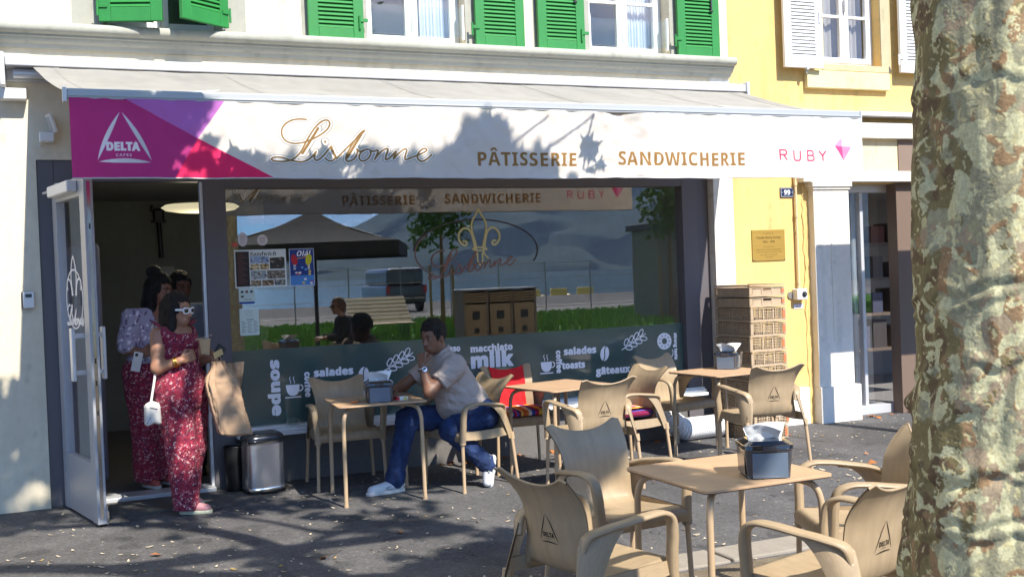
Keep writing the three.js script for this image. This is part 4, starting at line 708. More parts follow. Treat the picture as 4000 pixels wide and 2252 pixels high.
for (const [label, x, y, a, b, col] of [['white oval sticker high in the window', 1.397, 1.946, 0.037, 0.057, '#d8d4da'], ['white round sticker high in the window', 1.552, 1.936, 0.042, 0.044, '#dcd4d4'], ['small red sticker at the window edge', 1.333, 1.905, 0.024, 0.018, '#c85a4a']]) {
  const o = thing('window_sticker', label, 'sticker', [x, y, -0.0815]), s = new THREE.Shape(); s.absellipse(0, 0, a, b, 0, Math.PI * 2);
  put('disc', new THREE.ExtrudeGeometry(s, { depth: 0.0008, bevelEnabled: false, curveSegments: 20 }), std({ color: new THREE.Color(col), roughness: 0.6 }), o);
  if (a > 0.03) put('print', merged([-0.4, -0.1, 0.2, 0.45].map((q) => bx(-a * 0.55, a * 0.55, b * q - 0.002, b * q + 0.002, 0.0008, 0.0014))), std({ color: lin(0.35, 0.25, 0.30), roughness: 0.7 }), o);
}
{
  const o = thing('ceiling_lamp', 'large flat round cream ceiling lamp hanging inside the shop', 'lamp', [1.23, 2.285, -1.25]);
  put('lamp_shade', new THREE.LatheGeometry([[0, -0.045], [0.20, -0.042], [0.30, -0.025], [0.335, 0.0], [0.30, 0.022], [0.1, 0.03], [0, 0.03]].map((q) => new THREE.Vector2(...q)), 48), std({ color: lin(0.6, 0.55, 0.40), emissive: lin(0.30, 0.27, 0.17), emissiveIntensity: 1, roughness: 0.8 }), o);
  put('rod', rod([0, 0.03, 0], [0, 0.275, 0], 0.008), M.darkMetal, o);
  const pl = new THREE.PointLight(lin(1, 0.9, 0.65), 0.25); pl.position.set(0, -0.12, 0); pl.castShadow = true; pl.shadow.radius = 8; o.add(pl);
}
// ---------- people: distance fields meshed into one skin each, clothing over it ----------
const cap = (p, b) => { const dx = b[3] - b[0], dy = b[4] - b[1], dz = b[5] - b[2], px = p[0] - b[0], py = p[1] - b[1], pz = p[2] - b[2]; const t = clamp((px * dx + py * dy + pz * dz) / Math.max(1e-9, dx * dx + dy * dy + dz * dz)); return Math.hypot(px - dx * t, py - dy * t, pz - dz * t) - lerp(b[6], b[7], t); };
const ell = (c, r) => (p) => { const a = (p[0] - c[0]) / r[0], b = (p[1] - c[1]) / r[1], d = (p[2] - c[2]) / r[2], k = Math.hypot(a, b, d), m = Math.hypot(a / r[0], b / r[1], d / r[2]); return m > 1e-9 ? (k * (k - 1)) / m : -Math.min(...r); };
const smin = (a, b, k) => { const h = clamp(0.5 + (0.5 * (b - a)) / k); return lerp(b, a, h) - k * h * (1 - h); };
const field = (items, k = 0.03) => (p) => { let d = 9; for (const it of items) { const e = typeof it === 'function' ? it(p) : cap(p, it); d = d > 8 ? e : Math.abs(e - d) > 4 * k && e > d ? d : smin(d, e, k); } return d; };
const cut = (f, ...pl) => (p) => { let d = f(p); for (const [n, c] of pl) d = Math.max(d, n[0] * p[0] + n[1] * p[1] + n[2] * p[2] - c); return d; };
function isoMesh(f, lo, hi, h, uvScale = 1) {
  const n = [0, 1, 2].map((i) => Math.ceil((hi[i] - lo[i]) / h) + 1), [nx, ny, nz] = n, val = new Float32Array(nx * ny * nz), at = (i, j, k) => (k * ny + j) * nx + i, p = [0, 0, 0];
  for (let k = 0; k < nz; k++) for (let j = 0; j < ny; j++) for (let i = 0; i < nx; i++) { p[0] = lo[0] + i * h; p[1] = lo[1] + j * h; p[2] = lo[2] + k * h; val[at(i, j, k)] = f(p); }
  const cell = new Int32Array(nx * ny * nz).fill(-1), pos = [], nor = [], idx = [];
  const E = [[0, 1], [2, 3], [4, 5], [6, 7], [0, 2], [1, 3], [4, 6], [5, 7], [0, 4], [1, 5], [2, 6], [3, 7]];
  for (let k = 0; k < nz - 1; k++) for (let j = 0; j < ny - 1; j++) for (let i = 0; i < nx - 1; i++) {
    const v = []; for (let c = 0; c < 8; c++) v.push(val[at(i + (c & 1), j + ((c >> 1) & 1), k + (c >> 2))]);
    let s = 0; for (let c = 0; c < 8; c++) if (v[c] < 0) s++;
    if (s === 0 || s === 8) continue;
    let x = 0, y = 0, z = 0, m = 0;
    for (const [a, b] of E) if (v[a] < 0 !== v[b] < 0) { const t = v[a] / (v[a] - v[b]); x += lerp(a & 1, b & 1, t); y += lerp((a >> 1) & 1, (b >> 1) & 1, t); z += lerp(a >> 2, b >> 2, t); m++; }
    const q = [lo[0] + (i + x / m) * h, lo[1] + (j + y / m) * h, lo[2] + (k + z / m) * h];
    cell[at(i, j, k)] = pos.length / 3; pos.push(...q);
    const e = h * 0.5, gx = f([q[0] + e, q[1], q[2]]) - f([q[0] - e, q[1], q[2]]), gy = f([q[0], q[1] + e, q[2]]) - f([q[0], q[1] - e, q[2]]), gz = f([q[0], q[1], q[2] + e]) - f([q[0], q[1], q[2] - e]), l = Math.hypot(gx, gy, gz) || 1;
    nor.push(gx / l, gy / l, gz / l);
  }
  const quad = (a, b, c, d, flip) => { if (a < 0 || b < 0 || c < 0 || d < 0) return; flip ? idx.push(a, c, b, a, d, c) : idx.push(a, b, c, a, c, d); };
  for (let k = 1; k < nz - 1; k++) for (let j = 1; j < ny - 1; j++) for (let i = 1; i < nx - 1; i++) {
    const v = val[at(i, j, k)] < 0;
    if (v !== val[at(i + 1, j, k)] < 0) quad(cell[at(i, j - 1, k - 1)], cell[at(i, j, k - 1)], cell[at(i, j, k)], cell[at(i, j - 1, k)], !v);
    if (v !== val[at(i, j + 1, k)] < 0) quad(cell[at(i - 1, j, k - 1)], cell[at(i - 1, j, k)], cell[at(i, j, k)], cell[at(i, j, k - 1)], !v);
    if (v !== val[at(i, j, k + 1)] < 0) quad(cell[at(i - 1, j - 1, k)], cell[at(i, j - 1, k)], cell[at(i, j, k)], cell[at(i - 1, j, k)], !v);
  }
  const g = new THREE.BufferGeometry(); g.setAttribute('position', new THREE.Float32BufferAttribute(pos, 3)); g.setAttribute('normal', new THREE.Float32BufferAttribute(nor, 3)); g.setIndex(idx);
  return boxUV(g, uvScale);
}
function boundsOf(items, pad) { const lo = [9e9, 9e9, 9e9], hi = [-9e9, -9e9, -9e9]; for (const b of items) if (Array.isArray(b)) for (const o of [0, 3]) for (let i = 0; i < 3; i++) { const r = b[o ? 7 : 6] + pad; lo[i] = Math.min(lo[i], b[o + i] - r); hi[i] = Math.max(hi[i], b[o + i] + r); } return [lo, hi]; }
const fat = (bones, d) => bones.map((b) => [...b.slice(0, 6), b[6] + d, b[7] + d]);
const flip3 = (v, s) => v.map((x) => x * s), add3 = (a, b, s = 1) => [a[0] + b[0] * s, a[1] + b[1] * s, a[2] + b[2] * s];
const norm3 = (a) => { const l = Math.hypot(...a); return a.map((x) => x / l); }, cross3 = (a, b) => [a[1] * b[2] - a[2] * b[1], a[2] * b[0] - a[0] * b[2], a[0] * b[1] - a[1] * b[0]];
// five fingers: wrist, direction of the hand, palm normal (fingers bend towards it), curl 0..1, side of the thumb
function handBones(w, dir, palm, curl, thumb, s = 1) {
  dir = norm3(dir); const side = flip3(norm3(cross3(dir, palm)), thumb); palm = norm3(cross3(cross3(dir, palm), dir));
  const out = [], P = (a, b, c) => add3(add3(add3(w, dir, a * s), side, b * s), palm, c * s);
  for (const [b0, b1] of [[-0.028, -0.030], [-0.010, -0.010], [0.010, 0.011], [0.028, 0.031]]) out.push([...P(0.01, b0 * 0.7, 0), ...P(0.082, b1, 0), 0.013 * s, 0.011 * s]);
  [[0.031, 0.062], [0.011, 0.072], [-0.010, 0.067], [-0.030, 0.052]].forEach(([b, len]) => { let a = 0.082, c = 0, ang = 0.15; const st = len / 3; let q = P(a, b, c); for (let i = 0; i < 3; i++) { ang += curl * (i ? 1.25 : 1.1); a += Math.cos(ang) * st * 1.05; c += Math.sin(ang) * st * 1.05; const r = P(a, b * (1 - 0.05 * i), c); out.push([...q, ...r, (0.0095 - 0.0006 * i) * s, (0.0090 - 0.0008 * i) * s]); q = r; } });
  const t0 = P(0.02, 0.028, 0.004), t1 = P(0.052, 0.052, 0.016), t2 = P(0.078, 0.050 - 0.02 * curl, 0.020 + 0.022 * curl), t3 = P(0.098, 0.040 - 0.03 * curl, 0.022 + 0.03 * curl);
  out.push([...t0, ...t1, 0.013 * s, 0.011 * s], [...t1, ...t2, 0.011 * s, 0.0098 * s], [...t2, ...t3, 0.0098 * s, 0.0085 * s]);
  return out;
}
// head: centre, facing angle (0 = +z, positive to +x), tilt down; returns the field and a place(x, y, z) from head to world
function headField(c, yaw, tilt, s = 1, female = false) {
  const m = new THREE.Matrix4().makeRotationFromEuler(new THREE.Euler(tilt, yaw, 0, 'YXZ')).setPosition(...c), inv = m.clone().invert(), v = V(0, 0, 0), j = female ? 0.92 : 1;
  const parts = [ell([0, 0.028, -0.012], [0.077, 0.100, 0.096]), ell([0, -0.03, 0.022], [0.062 * j, 0.085, 0.068]), ell([0, -0.085, 0.048], [0.036 * j, 0.03, 0.036])];
  const eyeL = ell([0.031, 0.004, 0.093], [0.021, 0.014, 0.016]), eyeR = ell([-0.031, 0.004, 0.093], [0.021, 0.014, 0.016]);
  const add = [[0, 0.005, 0.083, 0, -0.034, 0.108, 0.009, 0.0135], [-0.012, -0.040, 0.094, 0.012, -0.040, 0.094, 0.008, 0.008], [-0.035, 0.024, 0.082, 0.035, 0.024, 0.082, 0.010, 0.010], [-0.019, -0.066, 0.083, 0.019, -0.066, 0.083, 0.0075, 0.0075], [-0.016, -0.077, 0.080, 0.016, -0.077, 0.080, 0.0085, 0.0085]];
  const ears = [ell([0.079, -0.008, -0.008], [0.010, 0.031, 0.019]), ell([-0.079, -0.008, -0.008], [0.010, 0.031, 0.019])];
  const base = field(parts, 0.035), feat = field(add, 0.01), er = field(ears, 0.01);
  const f = (p) => { v.set(p[0], p[1], p[2]).applyMatrix4(inv).multiplyScalar(1 / s); const q = [v.x, v.y, v.z]; let d = smin(base(q), feat(q), 0.014); d = Math.max(d, -smin(eyeL(q), eyeR(q), 0.004)); return smin(d, er(q), 0.012) * s; };
  const place = (x, y, z) => { const q = V(x * s, y * s, z * s).applyMatrix4(m); return [q.x, q.y, q.z]; };
  return { f, place, m, inv, s };
}
const skinMap = dataTex(128, 128, (u, v) => { const g = 0.93 + 0.05 * tn(u, v, 6) + 0.05 * (rnd() - 0.5); return [g, g * 0.985, g * 0.97]; });
const skin = (c) => phys({ color: c, roughness: 0.5, map: scaled(skinMap, 4), sheen: 0.15, sheenColor: lin(0.8, 0.5, 0.4), sheenRoughness: 0.6 });
const fabric = (c, o = {}) => std({ color: c, roughness: 0.95, bumpMap: scaled(fine, 9), bumpScale: 0.0014, ...o });
M.hair = phys({ color: lin(0.010, 0.008, 0.007), roughness: 0.45, bumpMap: scaled(dataTex(256, 64, (u, v) => { const g = 0.5 + 0.4 * n2(u * 90, v * 2) + 0.1 * (rnd() - 0.5); return [g, g, g]; }, false), 5, 2), bumpScale: 0.006 });
function face(g, h, o = {}) {
  const eyeM = std({ color: lin(0.34, 0.30, 0.28), roughness: 0.35 }), iris = std({ color: lin(0.02, 0.012, 0.008), roughness: 0.15 }), brow = std({ color: lin(0.012, 0.010, 0.009), roughness: 0.9 }), lip = std({ color: o.lip ?? lin(0.25, 0.09, 0.07), roughness: 0.5 });
  for (const s of [-1, 1]) {
    if (!o.noEyes) { const e = put('eye', new THREE.SphereGeometry(0.0115 * h.s, 14, 10), eyeM, g); e.scale.set(1, 0.6, 1); e.position.set(...h.place(s * 0.031, 0.003, 0.0765)); const i = put('iris', new THREE.SphereGeometry(0.0068 * h.s, 10, 8), iris, g); i.position.set(...h.place(s * 0.031, 0.003, 0.083)); }
    put('eyebrow', tube([h.place(s * 0.013, 0.026, 0.095), h.place(s * 0.030, 0.031, 0.090), h.place(s * 0.049, 0.025, 0.075)], 0.0038 * h.s, 8, 6), brow, g);
  }
  put('lips', merged([tube([h.place(-0.022, -0.068, 0.082), h.place(-0.008, -0.064, 0.0925), h.place(0.008, -0.064, 0.0925), h.place(0.022, -0.068, 0.082)], 0.0042 * h.s, 10, 6), tube([h.place(-0.019, -0.071, 0.082), h.place(0, -0.077, 0.0905), h.place(0.019, -0.071, 0.082)], 0.0048 * h.s, 10, 6)]), lip, g);
}
const hairCap = (h, o) => (p) => {        // hair as a thicker skull, open at the face; o.len: how far down it falls (metres below the head's centre)
  const v = V(p[0], p[1], p[2]).applyMatrix4(h.inv).multiplyScalar(1 / h.s), q = [v.x, v.y, v.z], wav = 0.005 * n3(q[0] * 40, q[1] * 9, q[2] * 40) + 0.003 * n3(q[0] * 90, q[1] * 30, q[2] * 90);
  let d = ell([0, 0.036, -0.016], [0.090, 0.109, 0.108])(q);
  if (o.len) d = smin(d, cap(q, [0, 0, -0.055, 0, -o.len, -0.06, 0.088, o.w ?? 0.075]), 0.04);
  if (o.side) for (const s of [-1, 1]) d = smin(d, cap(q, [s * 0.07, 0.03, -0.01, s * 0.078, -o.side, 0.01, 0.036, 0.028]), 0.03);
  const open = Math.max(-(q[2] - (o.line ?? 0.038) - 0.10 * Math.max(0, q[1] - 0.045)), q[1] - (o.top ?? 0.072), Math.abs(q[0]) - (o.half ?? 0.068));   // inside the face opening
  d = Math.max(d, -open);
  if (o.short) d = Math.max(d, -(q[1] + 0.035 + 0.35 * (q[2] + 0.05)));
  return (d + wav) * h.s;
};
function sphereBounds(h, r, dy = 0) { const c = V(0, 0, 0).applyMatrix4(h.m); return [[c.x - r, c.y - r - dy, c.z - r], [c.x + r, c.y + r, c.z + r]]; }
function buildSkin(g, bones, hands, h, mat, extraNeck) {
  const f = field(bones, 0.03), [lo, hi] = boundsOf(bones, 0.03), list = [isoMesh(f, lo, hi, 0.011, 1)];
  for (const hb of hands) { const ff = field(hb, 0.006), [a, b] = boundsOf(hb, 0.01); list.push(isoMesh(ff, a, b, 0.0035, 1)); }
  const [a, b] = sphereBounds(h, 0.15 * h.s); list.push(isoMesh((p) => smin(h.f(p), field(extraNeck, 0.02)(p), 0.025), a, b, 0.0042, 1));
  return put('body', merged(list), mat, g);
}
function shoe(name, g, heel, toe, up, mats, s = 1) {              // low sneaker: sole and upper from heel to toe; up points to the ankle
  const d = norm3(add3(toe, heel, -1)), u = norm3(up), L = Math.hypot(...add3(toe, heel, -1)), P = (a, b, c = 0) => add3(add3(add3(heel, d, a * L), u, b), norm3(cross3(d, u)), c);
  const upper = [[...P(0.10, 0.055), ...P(0.35, 0.052), 0.042 * s, 0.043 * s], [...P(0.35, 0.050), ...P(0.88, 0.034), 0.043 * s, 0.036 * s], [...P(0.10, 0.06), ...P(0.20, 0.105), 0.038 * s, 0.040 * s]];
  const sole = [[...P(0.08, 0.016), ...P(0.45, 0.016), 0.040 * s, 0.041 * s], [...P(0.45, 0.016), ...P(0.92, 0.016), 0.041 * s, 0.039 * s]];
  const [lo, hi] = boundsOf([...upper, ...sole], 0.02), base = heel[0] * u[0] + heel[1] * u[1] + heel[2] * u[2];
  const o = put(name, isoMesh(cut(field(upper, 0.02), [u, base + 0.115], [flip3(u, -1), -(base + 0.022)]), lo, hi, 0.006), mats[0], g);
  put('sole', isoMesh(cut(field(sole, 0.02), [u, base + 0.026], [flip3(u, -1), -base]), lo, hi, 0.006), mats[1], o);
  return { o, P };
}
// ----- the man at the table -----
{
  const g = thing('person', 'man in a beige polo shirt and jeans leaning on the table, fist to his mouth', 'person'), Sk = skin(lin(0.25, 0.125, 0.075));
  const h = headField([2.605, 1.140, 0.945], -1.02, 0.16, 1.0), W1 = [2.472, 0.945, 1.062], W2 = [2.315, 0.748, 0.80];
  const armN = [[2.715, 0.925, 1.11, 2.50, 0.752, 1.135, 0.052, 0.044], [2.50, 0.750, 1.135, ...W1, 0.043, 0.029]], armF = [[2.655, 0.925, 0.77, 2.43, 0.775, 0.72, 0.050, 0.043], [2.43, 0.765, 0.72, ...W2, 0.041, 0.029]];
  const neck = [[2.675, 0.985, 0.94, 2.635, 1.08, 0.944, 0.060, 0.056]];
  const torso = [[2.945, 0.545, 0.91, 2.82, 0.66, 0.92, 0.135, 0.158], [2.82, 0.66, 0.92, 2.715, 0.86, 0.94, 0.158, 0.138], [2.715, 0.86, 0.94, 2.69, 0.95, 0.94, 0.13, 0.085], [2.715, 0.92, 1.085, 2.67, 0.92, 0.80, 0.070, 0.068], [2.78, 0.64, 0.93, 2.745, 0.625, 0.94, 0.13, 0.12]];
  const hand1 = handBones(W1, [0.14, 0.80, -0.36], [0.75, 0.1, -0.65], 1.0, -1, 1.05), hand2 = handBones(W2, [-0.55, 0.03, 0.75], [0.2, -1, 0.1], 0.35, 1, 1.0);
  const legN = [[2.90, 0.505, 1.00, 2.665, 0.455, 1.095, 0.098, 0.075], [2.665, 0.45, 1.095, 2.925, 0.185, 1.105, 0.066, 0.046]], legF = [[2.88, 0.505, 0.83, 2.40, 0.535, 0.875, 0.098, 0.074], [2.40, 0.53, 0.875, 2.285, 0.115, 0.89, 0.066, 0.050]];
  buildSkin(g, [...neck, ...armN, ...armF, ...torso, ...legN, ...legF], [hand1, hand2], h, Sk, neck);
  face(g, h);
  const [a, b] = sphereBounds(h, 0.14); put('hair', isoMesh(hairCap(h, { short: true, line: 0.045, top: 0.062 }), a, b, 0.0045, 3), M.hair, g);
  // polo shirt: torso and short sleeves, a little crumpled
  const slv = [[2.715, 0.925, 1.11, 2.555, 0.795, 1.13, 0.082, 0.075], [2.655, 0.925, 0.77, 2.49, 0.805, 0.735, 0.078, 0.072]], shirtB = [...fat(torso, 0.014), ...slv];
  const tf = field(fat(torso, 0.014), 0.035), cutN = norm3([-0.16, -0.13, 0.02]), cutF = norm3([-0.165, -0.12, -0.035]), dot3 = (u, v) => u[0] * v[0] + u[1] * v[1] + u[2] * v[2];
  const sl1 = cut((p) => cap(p, slv[0]), [cutN, dot3(cutN, [2.575, 0.812, 1.13])]), sl2 = cut((p) => cap(p, slv[1]), [cutF, dot3(cutF, [2.51, 0.82, 0.74])]);
  const sf = (p) => smin(smin(tf(p), sl1(p), 0.035), sl2(p), 0.035);
  const crumple = (p) => sf(p) + 0.0055 * n3(p[0] * 9 + p[1] * 5, p[1] * 13, p[2] * 7) + 0.0022 * n3(p[0] * 24, p[1] * 30, p[2] * 20) + 0.004 * Math.max(0, Math.sin(p[1] * 46 + p[0] * 40 + 2 * n3(p[0] * 5, p[1] * 5, p[2] * 5))) * sst(0.80, 0.62, p[1]);
  const [lo, hi] = boundsOf(shirtB, 0.03);
  const poloTex = dataTex(128, 128, (u, v, x, y) => { const q = 0.90 + 0.06 * ((x + y) % 2) + 0.05 * (rnd() - 0.5); return [q, q, q]; });
  const polo = fabric(lin(0.50, 0.42, 0.37), { map: scaled(poloTex, 6) });
  const sh = put('polo_shirt', isoMesh(cut(crumple, [[0.28, -0.96, 0], 0.335], [norm3([-0.25, 0.95, 0]), -0.25 / 0.982 * 2.66 + (0.95 / 0.982) * 1.035]), lo, hi, 0.0085, 1), polo, g);
  put('collar', merged([tube([[2.605, 0.965, 0.99], [2.64, 1.015, 1.02], [2.705, 1.052, 0.985], [2.725, 1.058, 0.94], [2.70, 1.048, 0.89], [2.63, 1.0, 0.875], [2.605, 0.96, 0.90]], 0.016, 40, 8), tube([[2.600, 0.95, 0.985], [2.585, 0.90, 0.97], [2.575, 0.86, 0.96]], 0.008, 12, 6)]), polo, sh);
  // jeans
  const jeanB = [[2.965, 0.53, 1.0, 2.96, 0.53, 0.84, 0.125, 0.125], ...fat(legN, 0.014), ...fat(legF, 0.014), [2.925, 0.185, 1.105, 2.945, 0.155, 1.105, 0.062, 0.062], [2.285, 0.115, 0.89, 2.280, 0.085, 0.89, 0.070, 0.074]];
  const jf = field(jeanB, 0.03), [jl, jh] = boundsOf(jeanB, 0.03), denimTex = dataTex(256, 256, (u, v, x, y) => { const q = 0.72 + 0.16 * ((x + y) % 3 === 0 ? 1 : 0) + 0.14 * tn(u, v, 5) + 0.1 * (rnd() - 0.5); return [q * 0.9, q * 0.95, q]; });
  put('jeans', isoMesh(cut((p) => jf(p) + 0.005 * n3(p[0] * 11, p[1] * 16, p[2] * 11) + 0.0022 * n3(p[0] * 30, p[1] * 40, p[2] * 30), [[0, 1, 0], 0.655]), jl, jh, 0.0085, 1), fabric(lin(0.032, 0.065, 0.18), { map: scaled(denimTex, 3) }), g);
  const white = std({ color: lin(0.62, 0.64, 0.65), roughness: 0.6 }), greyS = std({ color: lin(0.26, 0.31, 0.35), roughness: 0.6 }), soleM = std({ color: lin(0.55, 0.56, 0.55), roughness: 0.7 });
  const s1 = shoe('sneaker', g, [2.335, 0.0, 0.895], [2.065, 0.0, 0.925], [0, 1, 0], [white, soleM], 1.02), s2 = shoe('sneaker', g, [3.005, 0.215, 1.105], [2.955, 0.008, 1.13], [-0.97, 0.2, 0], [white, soleM], 0.95);
  for (const s of [s1, s2]) for (const sd of [-1, 1]) {
    put('swoosh_mark', tube([s.P(0.22, 0.045, sd * 0.043), s.P(0.42, 0.040, sd * 0.0455), s.P(0.55, 0.050, sd * 0.0445), s.P(0.30, 0.062, sd * 0.043), s.P(0.12, 0.075, sd * 0.038)], 0.0045, 24, 6), greyS, s.o);
    put('heel_patch', tube([s.P(0.02, 0.05, sd * 0.028), s.P(0.08, 0.065, sd * 0.040), s.P(0.16, 0.07, sd * 0.042)], 0.012, 10, 6), greyS, s.o);
  }
  const w = put('wristwatch', (() => { const t = new THREE.TorusGeometry(0.033, 0.0075, 8, 28); t.applyQuaternion(new THREE.Quaternion().setFromUnitVectors(V(0, 0, 1), V(-0.15, 0.92, -0.35).normalize())); t.translate(2.473, 0.915, 1.078); return t; })(), M.steel, g);
  put('watch_case', rod([2.476, 0.915, 1.106], [2.474, 0.918, 1.120], 0.019, 0.018, 20), M.steel, w); put('watch_face', rod([2.474, 0.918, 1.1201], [2.474, 0.918, 1.1208], 0.0145, 0.0145, 20), std({ color: lin(0.10, 0.11, 0.12), roughness: 0.2 }), w);
}
// printed fabric of the women's clothes
const floralTex = canvasTex(512, 512, (c) => {
  c.fillStyle = 'rgb(130,36,58)'; c.fillRect(0, 0, 512, 512);
  const cols = ['rgb(150,24,52)', 'rgb(70,10,36)', 'rgb(196,150,156)', 'rgb(186,46,70)', 'rgb(112,70,96)', 'rgb(176,84,84)', 'rgb(60,24,50)', 'rgb(126,20,46)', 'rgb(84,14,40)', 'rgb(214,186,182)'];
  for (let i = 0; i < 900; i++) { const x = rnd() * 512, y = rnd() * 512, r = 3 + 6 * rnd(), a = rnd() * 6; c.fillStyle = cols[Math.floor(rnd() * cols.length)]; for (const [ox, oy] of [[0, 0], [512, 0], [-512, 0], [0, 512], [0, -512]]) for (let k = 0; k < 3; k++) { c.beginPath(); c.ellipse(x + ox + r * Math.cos(a + k * 1.6), y + oy + r * Math.sin(a + k * 1.6), r, r * 0.42, a + k * 1.6, 0, 7); c.fill(); } }
});
floralTex.wrapS = floralTex.wrapT = THREE.RepeatWrapping;
M.floral = fabric(lin(1, 1, 1), { map: scaled(floralTex, 3.1) });
// ----- woman stepping out of the door -----
{
  const g = thing('person', 'woman in a burgundy floral jumpsuit and white sunglasses stepping out with a cup', 'person'), Sk = skin(lin(0.43, 0.225, 0.14));
  const h = headField([0.800, 1.425, 0.705], 0.86, 0.06, 0.95, true), WR = [0.795, 1.085, 0.875], WL = [1.005, 1.075, 0.76];
  const neck = [[0.785, 1.27, 0.685, 0.793, 1.36, 0.695, 0.047, 0.045]];
  const armR = [[0.655, 1.262, 0.735, 0.640, 1.035, 0.800, 0.053, 0.043], [0.640, 1.035, 0.80, ...WR, 0.041, 0.027]], armL = [[0.885, 1.255, 0.625, 0.935, 1.055, 0.63, 0.048, 0.041], [0.935, 1.055, 0.63, ...WL, 0.039, 0.027]];
  const torso = [[0.70, 1.255, 0.72, 0.855, 1.255, 0.645, 0.062, 0.062], [0.785, 1.20, 0.69, 0.790, 1.06, 0.69, 0.125, 0.118], [0.79, 1.06, 0.69, 0.805, 0.90, 0.69, 0.118, 0.150], [0.82, 1.175, 0.76, 0.84, 1.17, 0.745, 0.075, 0.07]];
  const legR = [[0.750, 0.87, 0.735, 0.775, 0.46, 0.765, 0.120, 0.080], [0.775, 0.46, 0.765, 0.800, 0.09, 0.785, 0.062, 0.042]], legL = [[0.865, 0.87, 0.645, 0.865, 0.46, 0.615, 0.118, 0.078], [0.865, 0.46, 0.615, 0.80, 0.09, 0.535, 0.060, 0.042]];
  const handR = handBones(WR, [0.86, 0.30, 0.02], [0.05, 0.25, -0.95], 0.62, 1, 0.93), handL = handBones(WL, [0.5, 0.12, 0.8], [-0.75, -0.15, 0.35], 0.75, -1, 0.93);
  buildSkin(g, [...neck, ...armR, ...armL, ...torso, ...legR, ...legL], [handR, handL], h, Sk, neck);
  face(g, h, { noEyes: true, lip: lin(0.30, 0.05, 0.06) });
  const [a, b] = sphereBounds(h, 0.17, 0.16); put('hair', isoMesh(hairCap(h, { len: 0.15, w: 0.085, side: 0.19, line: 0.030, top: 0.066, half: 0.062 }), a, b, 0.0055, 3), M.hair, g);
  const fr = std({ color: lin(0.82, 0.82, 0.80), roughness: 0.25 }), lens = phys({ color: lin(0.006, 0.006, 0.008), roughness: 0.06, clearcoat: 1 }), sg = put('sunglasses', merged([...[-1, 1].flatMap((s) => { const loop = [[0.012, 0.016], [0.036, 0.020], [0.058, 0.018], [0.062, 0.002], [0.056, -0.016], [0.034, -0.020], [0.014, -0.016], [0.009, 0]].map(([x, y]) => h.place(s * x, y + 0.002, 0.103 - 0.35 * Math.max(0, x - 0.03))); return [tube(loop, 0.0062, 48, 8, true), sweep([h.place(s * 0.062, 0.008, 0.090), h.place(s * 0.076, 0.008, 0.05), h.place(s * 0.081, 0.006, 0.0), h.place(s * 0.079, 0.0, -0.03)], oval(0.0035, 0.008, 8), 16)]; }), tube([h.place(-0.012, 0.010, 0.104), h.place(0, 0.013, 0.107), h.place(0.012, 0.010, 0.104)], 0.005, 8, 6)]), fr, g);
  for (const s of [-1, 1]) put('lens', isoMesh((p) => { const v = V(...p).applyMatrix4(h.inv).multiplyScalar(1 / h.s); return ell([s * 0.036, 0.002, 0.100], [0.025, 0.018, 0.006])([v.x, v.y, v.z]); }, ...(() => { const c = h.place(s * 0.036, 0.002, 0.1); return [c.map((x) => x - 0.04), c.map((x) => x + 0.04)]; })(), 0.003), lens, sg);
  // jumpsuit
  const jb = [...fat(torso, 0.014), ...fat(legR, 0.022), ...fat(legL, 0.022), [0.775, 0.46, 0.765, 0.795, 0.045, 0.78, 0.098, 0.092], [0.865, 0.46, 0.615, 0.815, 0.07, 0.555, 0.095, 0.090], [0.80, 0.93, 0.69, 0.81, 0.84, 0.69, 0.162, 0.158]];
  const jf = field(jb, 0.035), [lo, hi] = boundsOf(jb, 0.03);
  const neckHole = ell([0.805, 1.315, 0.72], [0.098, 0.105, 0.098]);
  put('jumpsuit', isoMesh(cut((p) => Math.max(jf(p) + 0.006 * n3(p[0] * 14, p[1] * 3.2, p[2] * 14) * sst(1.0, 0.6, p[1]) + 0.004 * n3(p[0] * 20, p[1] * 14, p[2] * 20), -neckHole(p)), [[0, 1, 0], 1.318], [[0, -1, 0], -0.035]), lo, hi, 0.009, 1), M.floral, g);
  for (const [x, z, s] of [[0.675, 0.73, -1], [0.875, 0.635, 1]]) put('shoulder_frill', grid(18, 4, (u, v) => { const t = u * Math.PI * 1.2 - 0.3; return [x + s * 0.045 * v + 0.015 * Math.sin(u * 22) * v, 1.318 + 0.02 * Math.sin(t) + 0.022 * v, z - 0.06 + 0.12 * u + 0.01 * Math.cos(u * 25) * v]; }), M.floral, g);
  const sw = std({ color: lin(0.72, 0.70, 0.66), roughness: 0.6 }), so = std({ color: lin(0.62, 0.64, 0.45), roughness: 0.6 });
  shoe('shoe', g, [0.765, 0.0, 0.765], [0.945, 0.0, 0.845], [0, 1, 0], [std({ color: lin(0.55, 0.25, 0.26), roughness: 0.6 }), so], 0.86); shoe('shoe', g, [0.77, 0.012, 0.50], [0.92, 0.0, 0.60], [0, 1, 0], [std({ color: lin(0.55, 0.25, 0.26), roughness: 0.6 }), so], 0.86);
  const gold = std({ color: lin(0.75, 0.42, 0.10), metalness: 1, roughness: 0.25 }), dr = V(WR[0] - 0.64, WR[1] - 1.035, WR[2] - 0.80).normalize();
  [0.74, 0.79, 0.86].forEach((t, i) => { const q = new THREE.TorusGeometry(0.036 - 0.002 * i, 0.0045, 8, 32); q.applyQuaternion(new THREE.Quaternion().setFromUnitVectors(V(0, 0, 1), dr.clone().add(V(0, 0.12 * (i - 1), 0.1 * i)).normalize())); const c = V(0.64, 1.035, 0.80).lerp(V(...WR), t); q.translate(c.x, c.y, c.z); put('bangle', q, gold, g); });
  put('necklace', tube([[0.745, 1.30, 0.735], [0.775, 1.262, 0.775], [0.815, 1.245, 0.785], [0.85, 1.262, 0.755], [0.855, 1.295, 0.71]], 0.0016, 24, 5), gold, g);
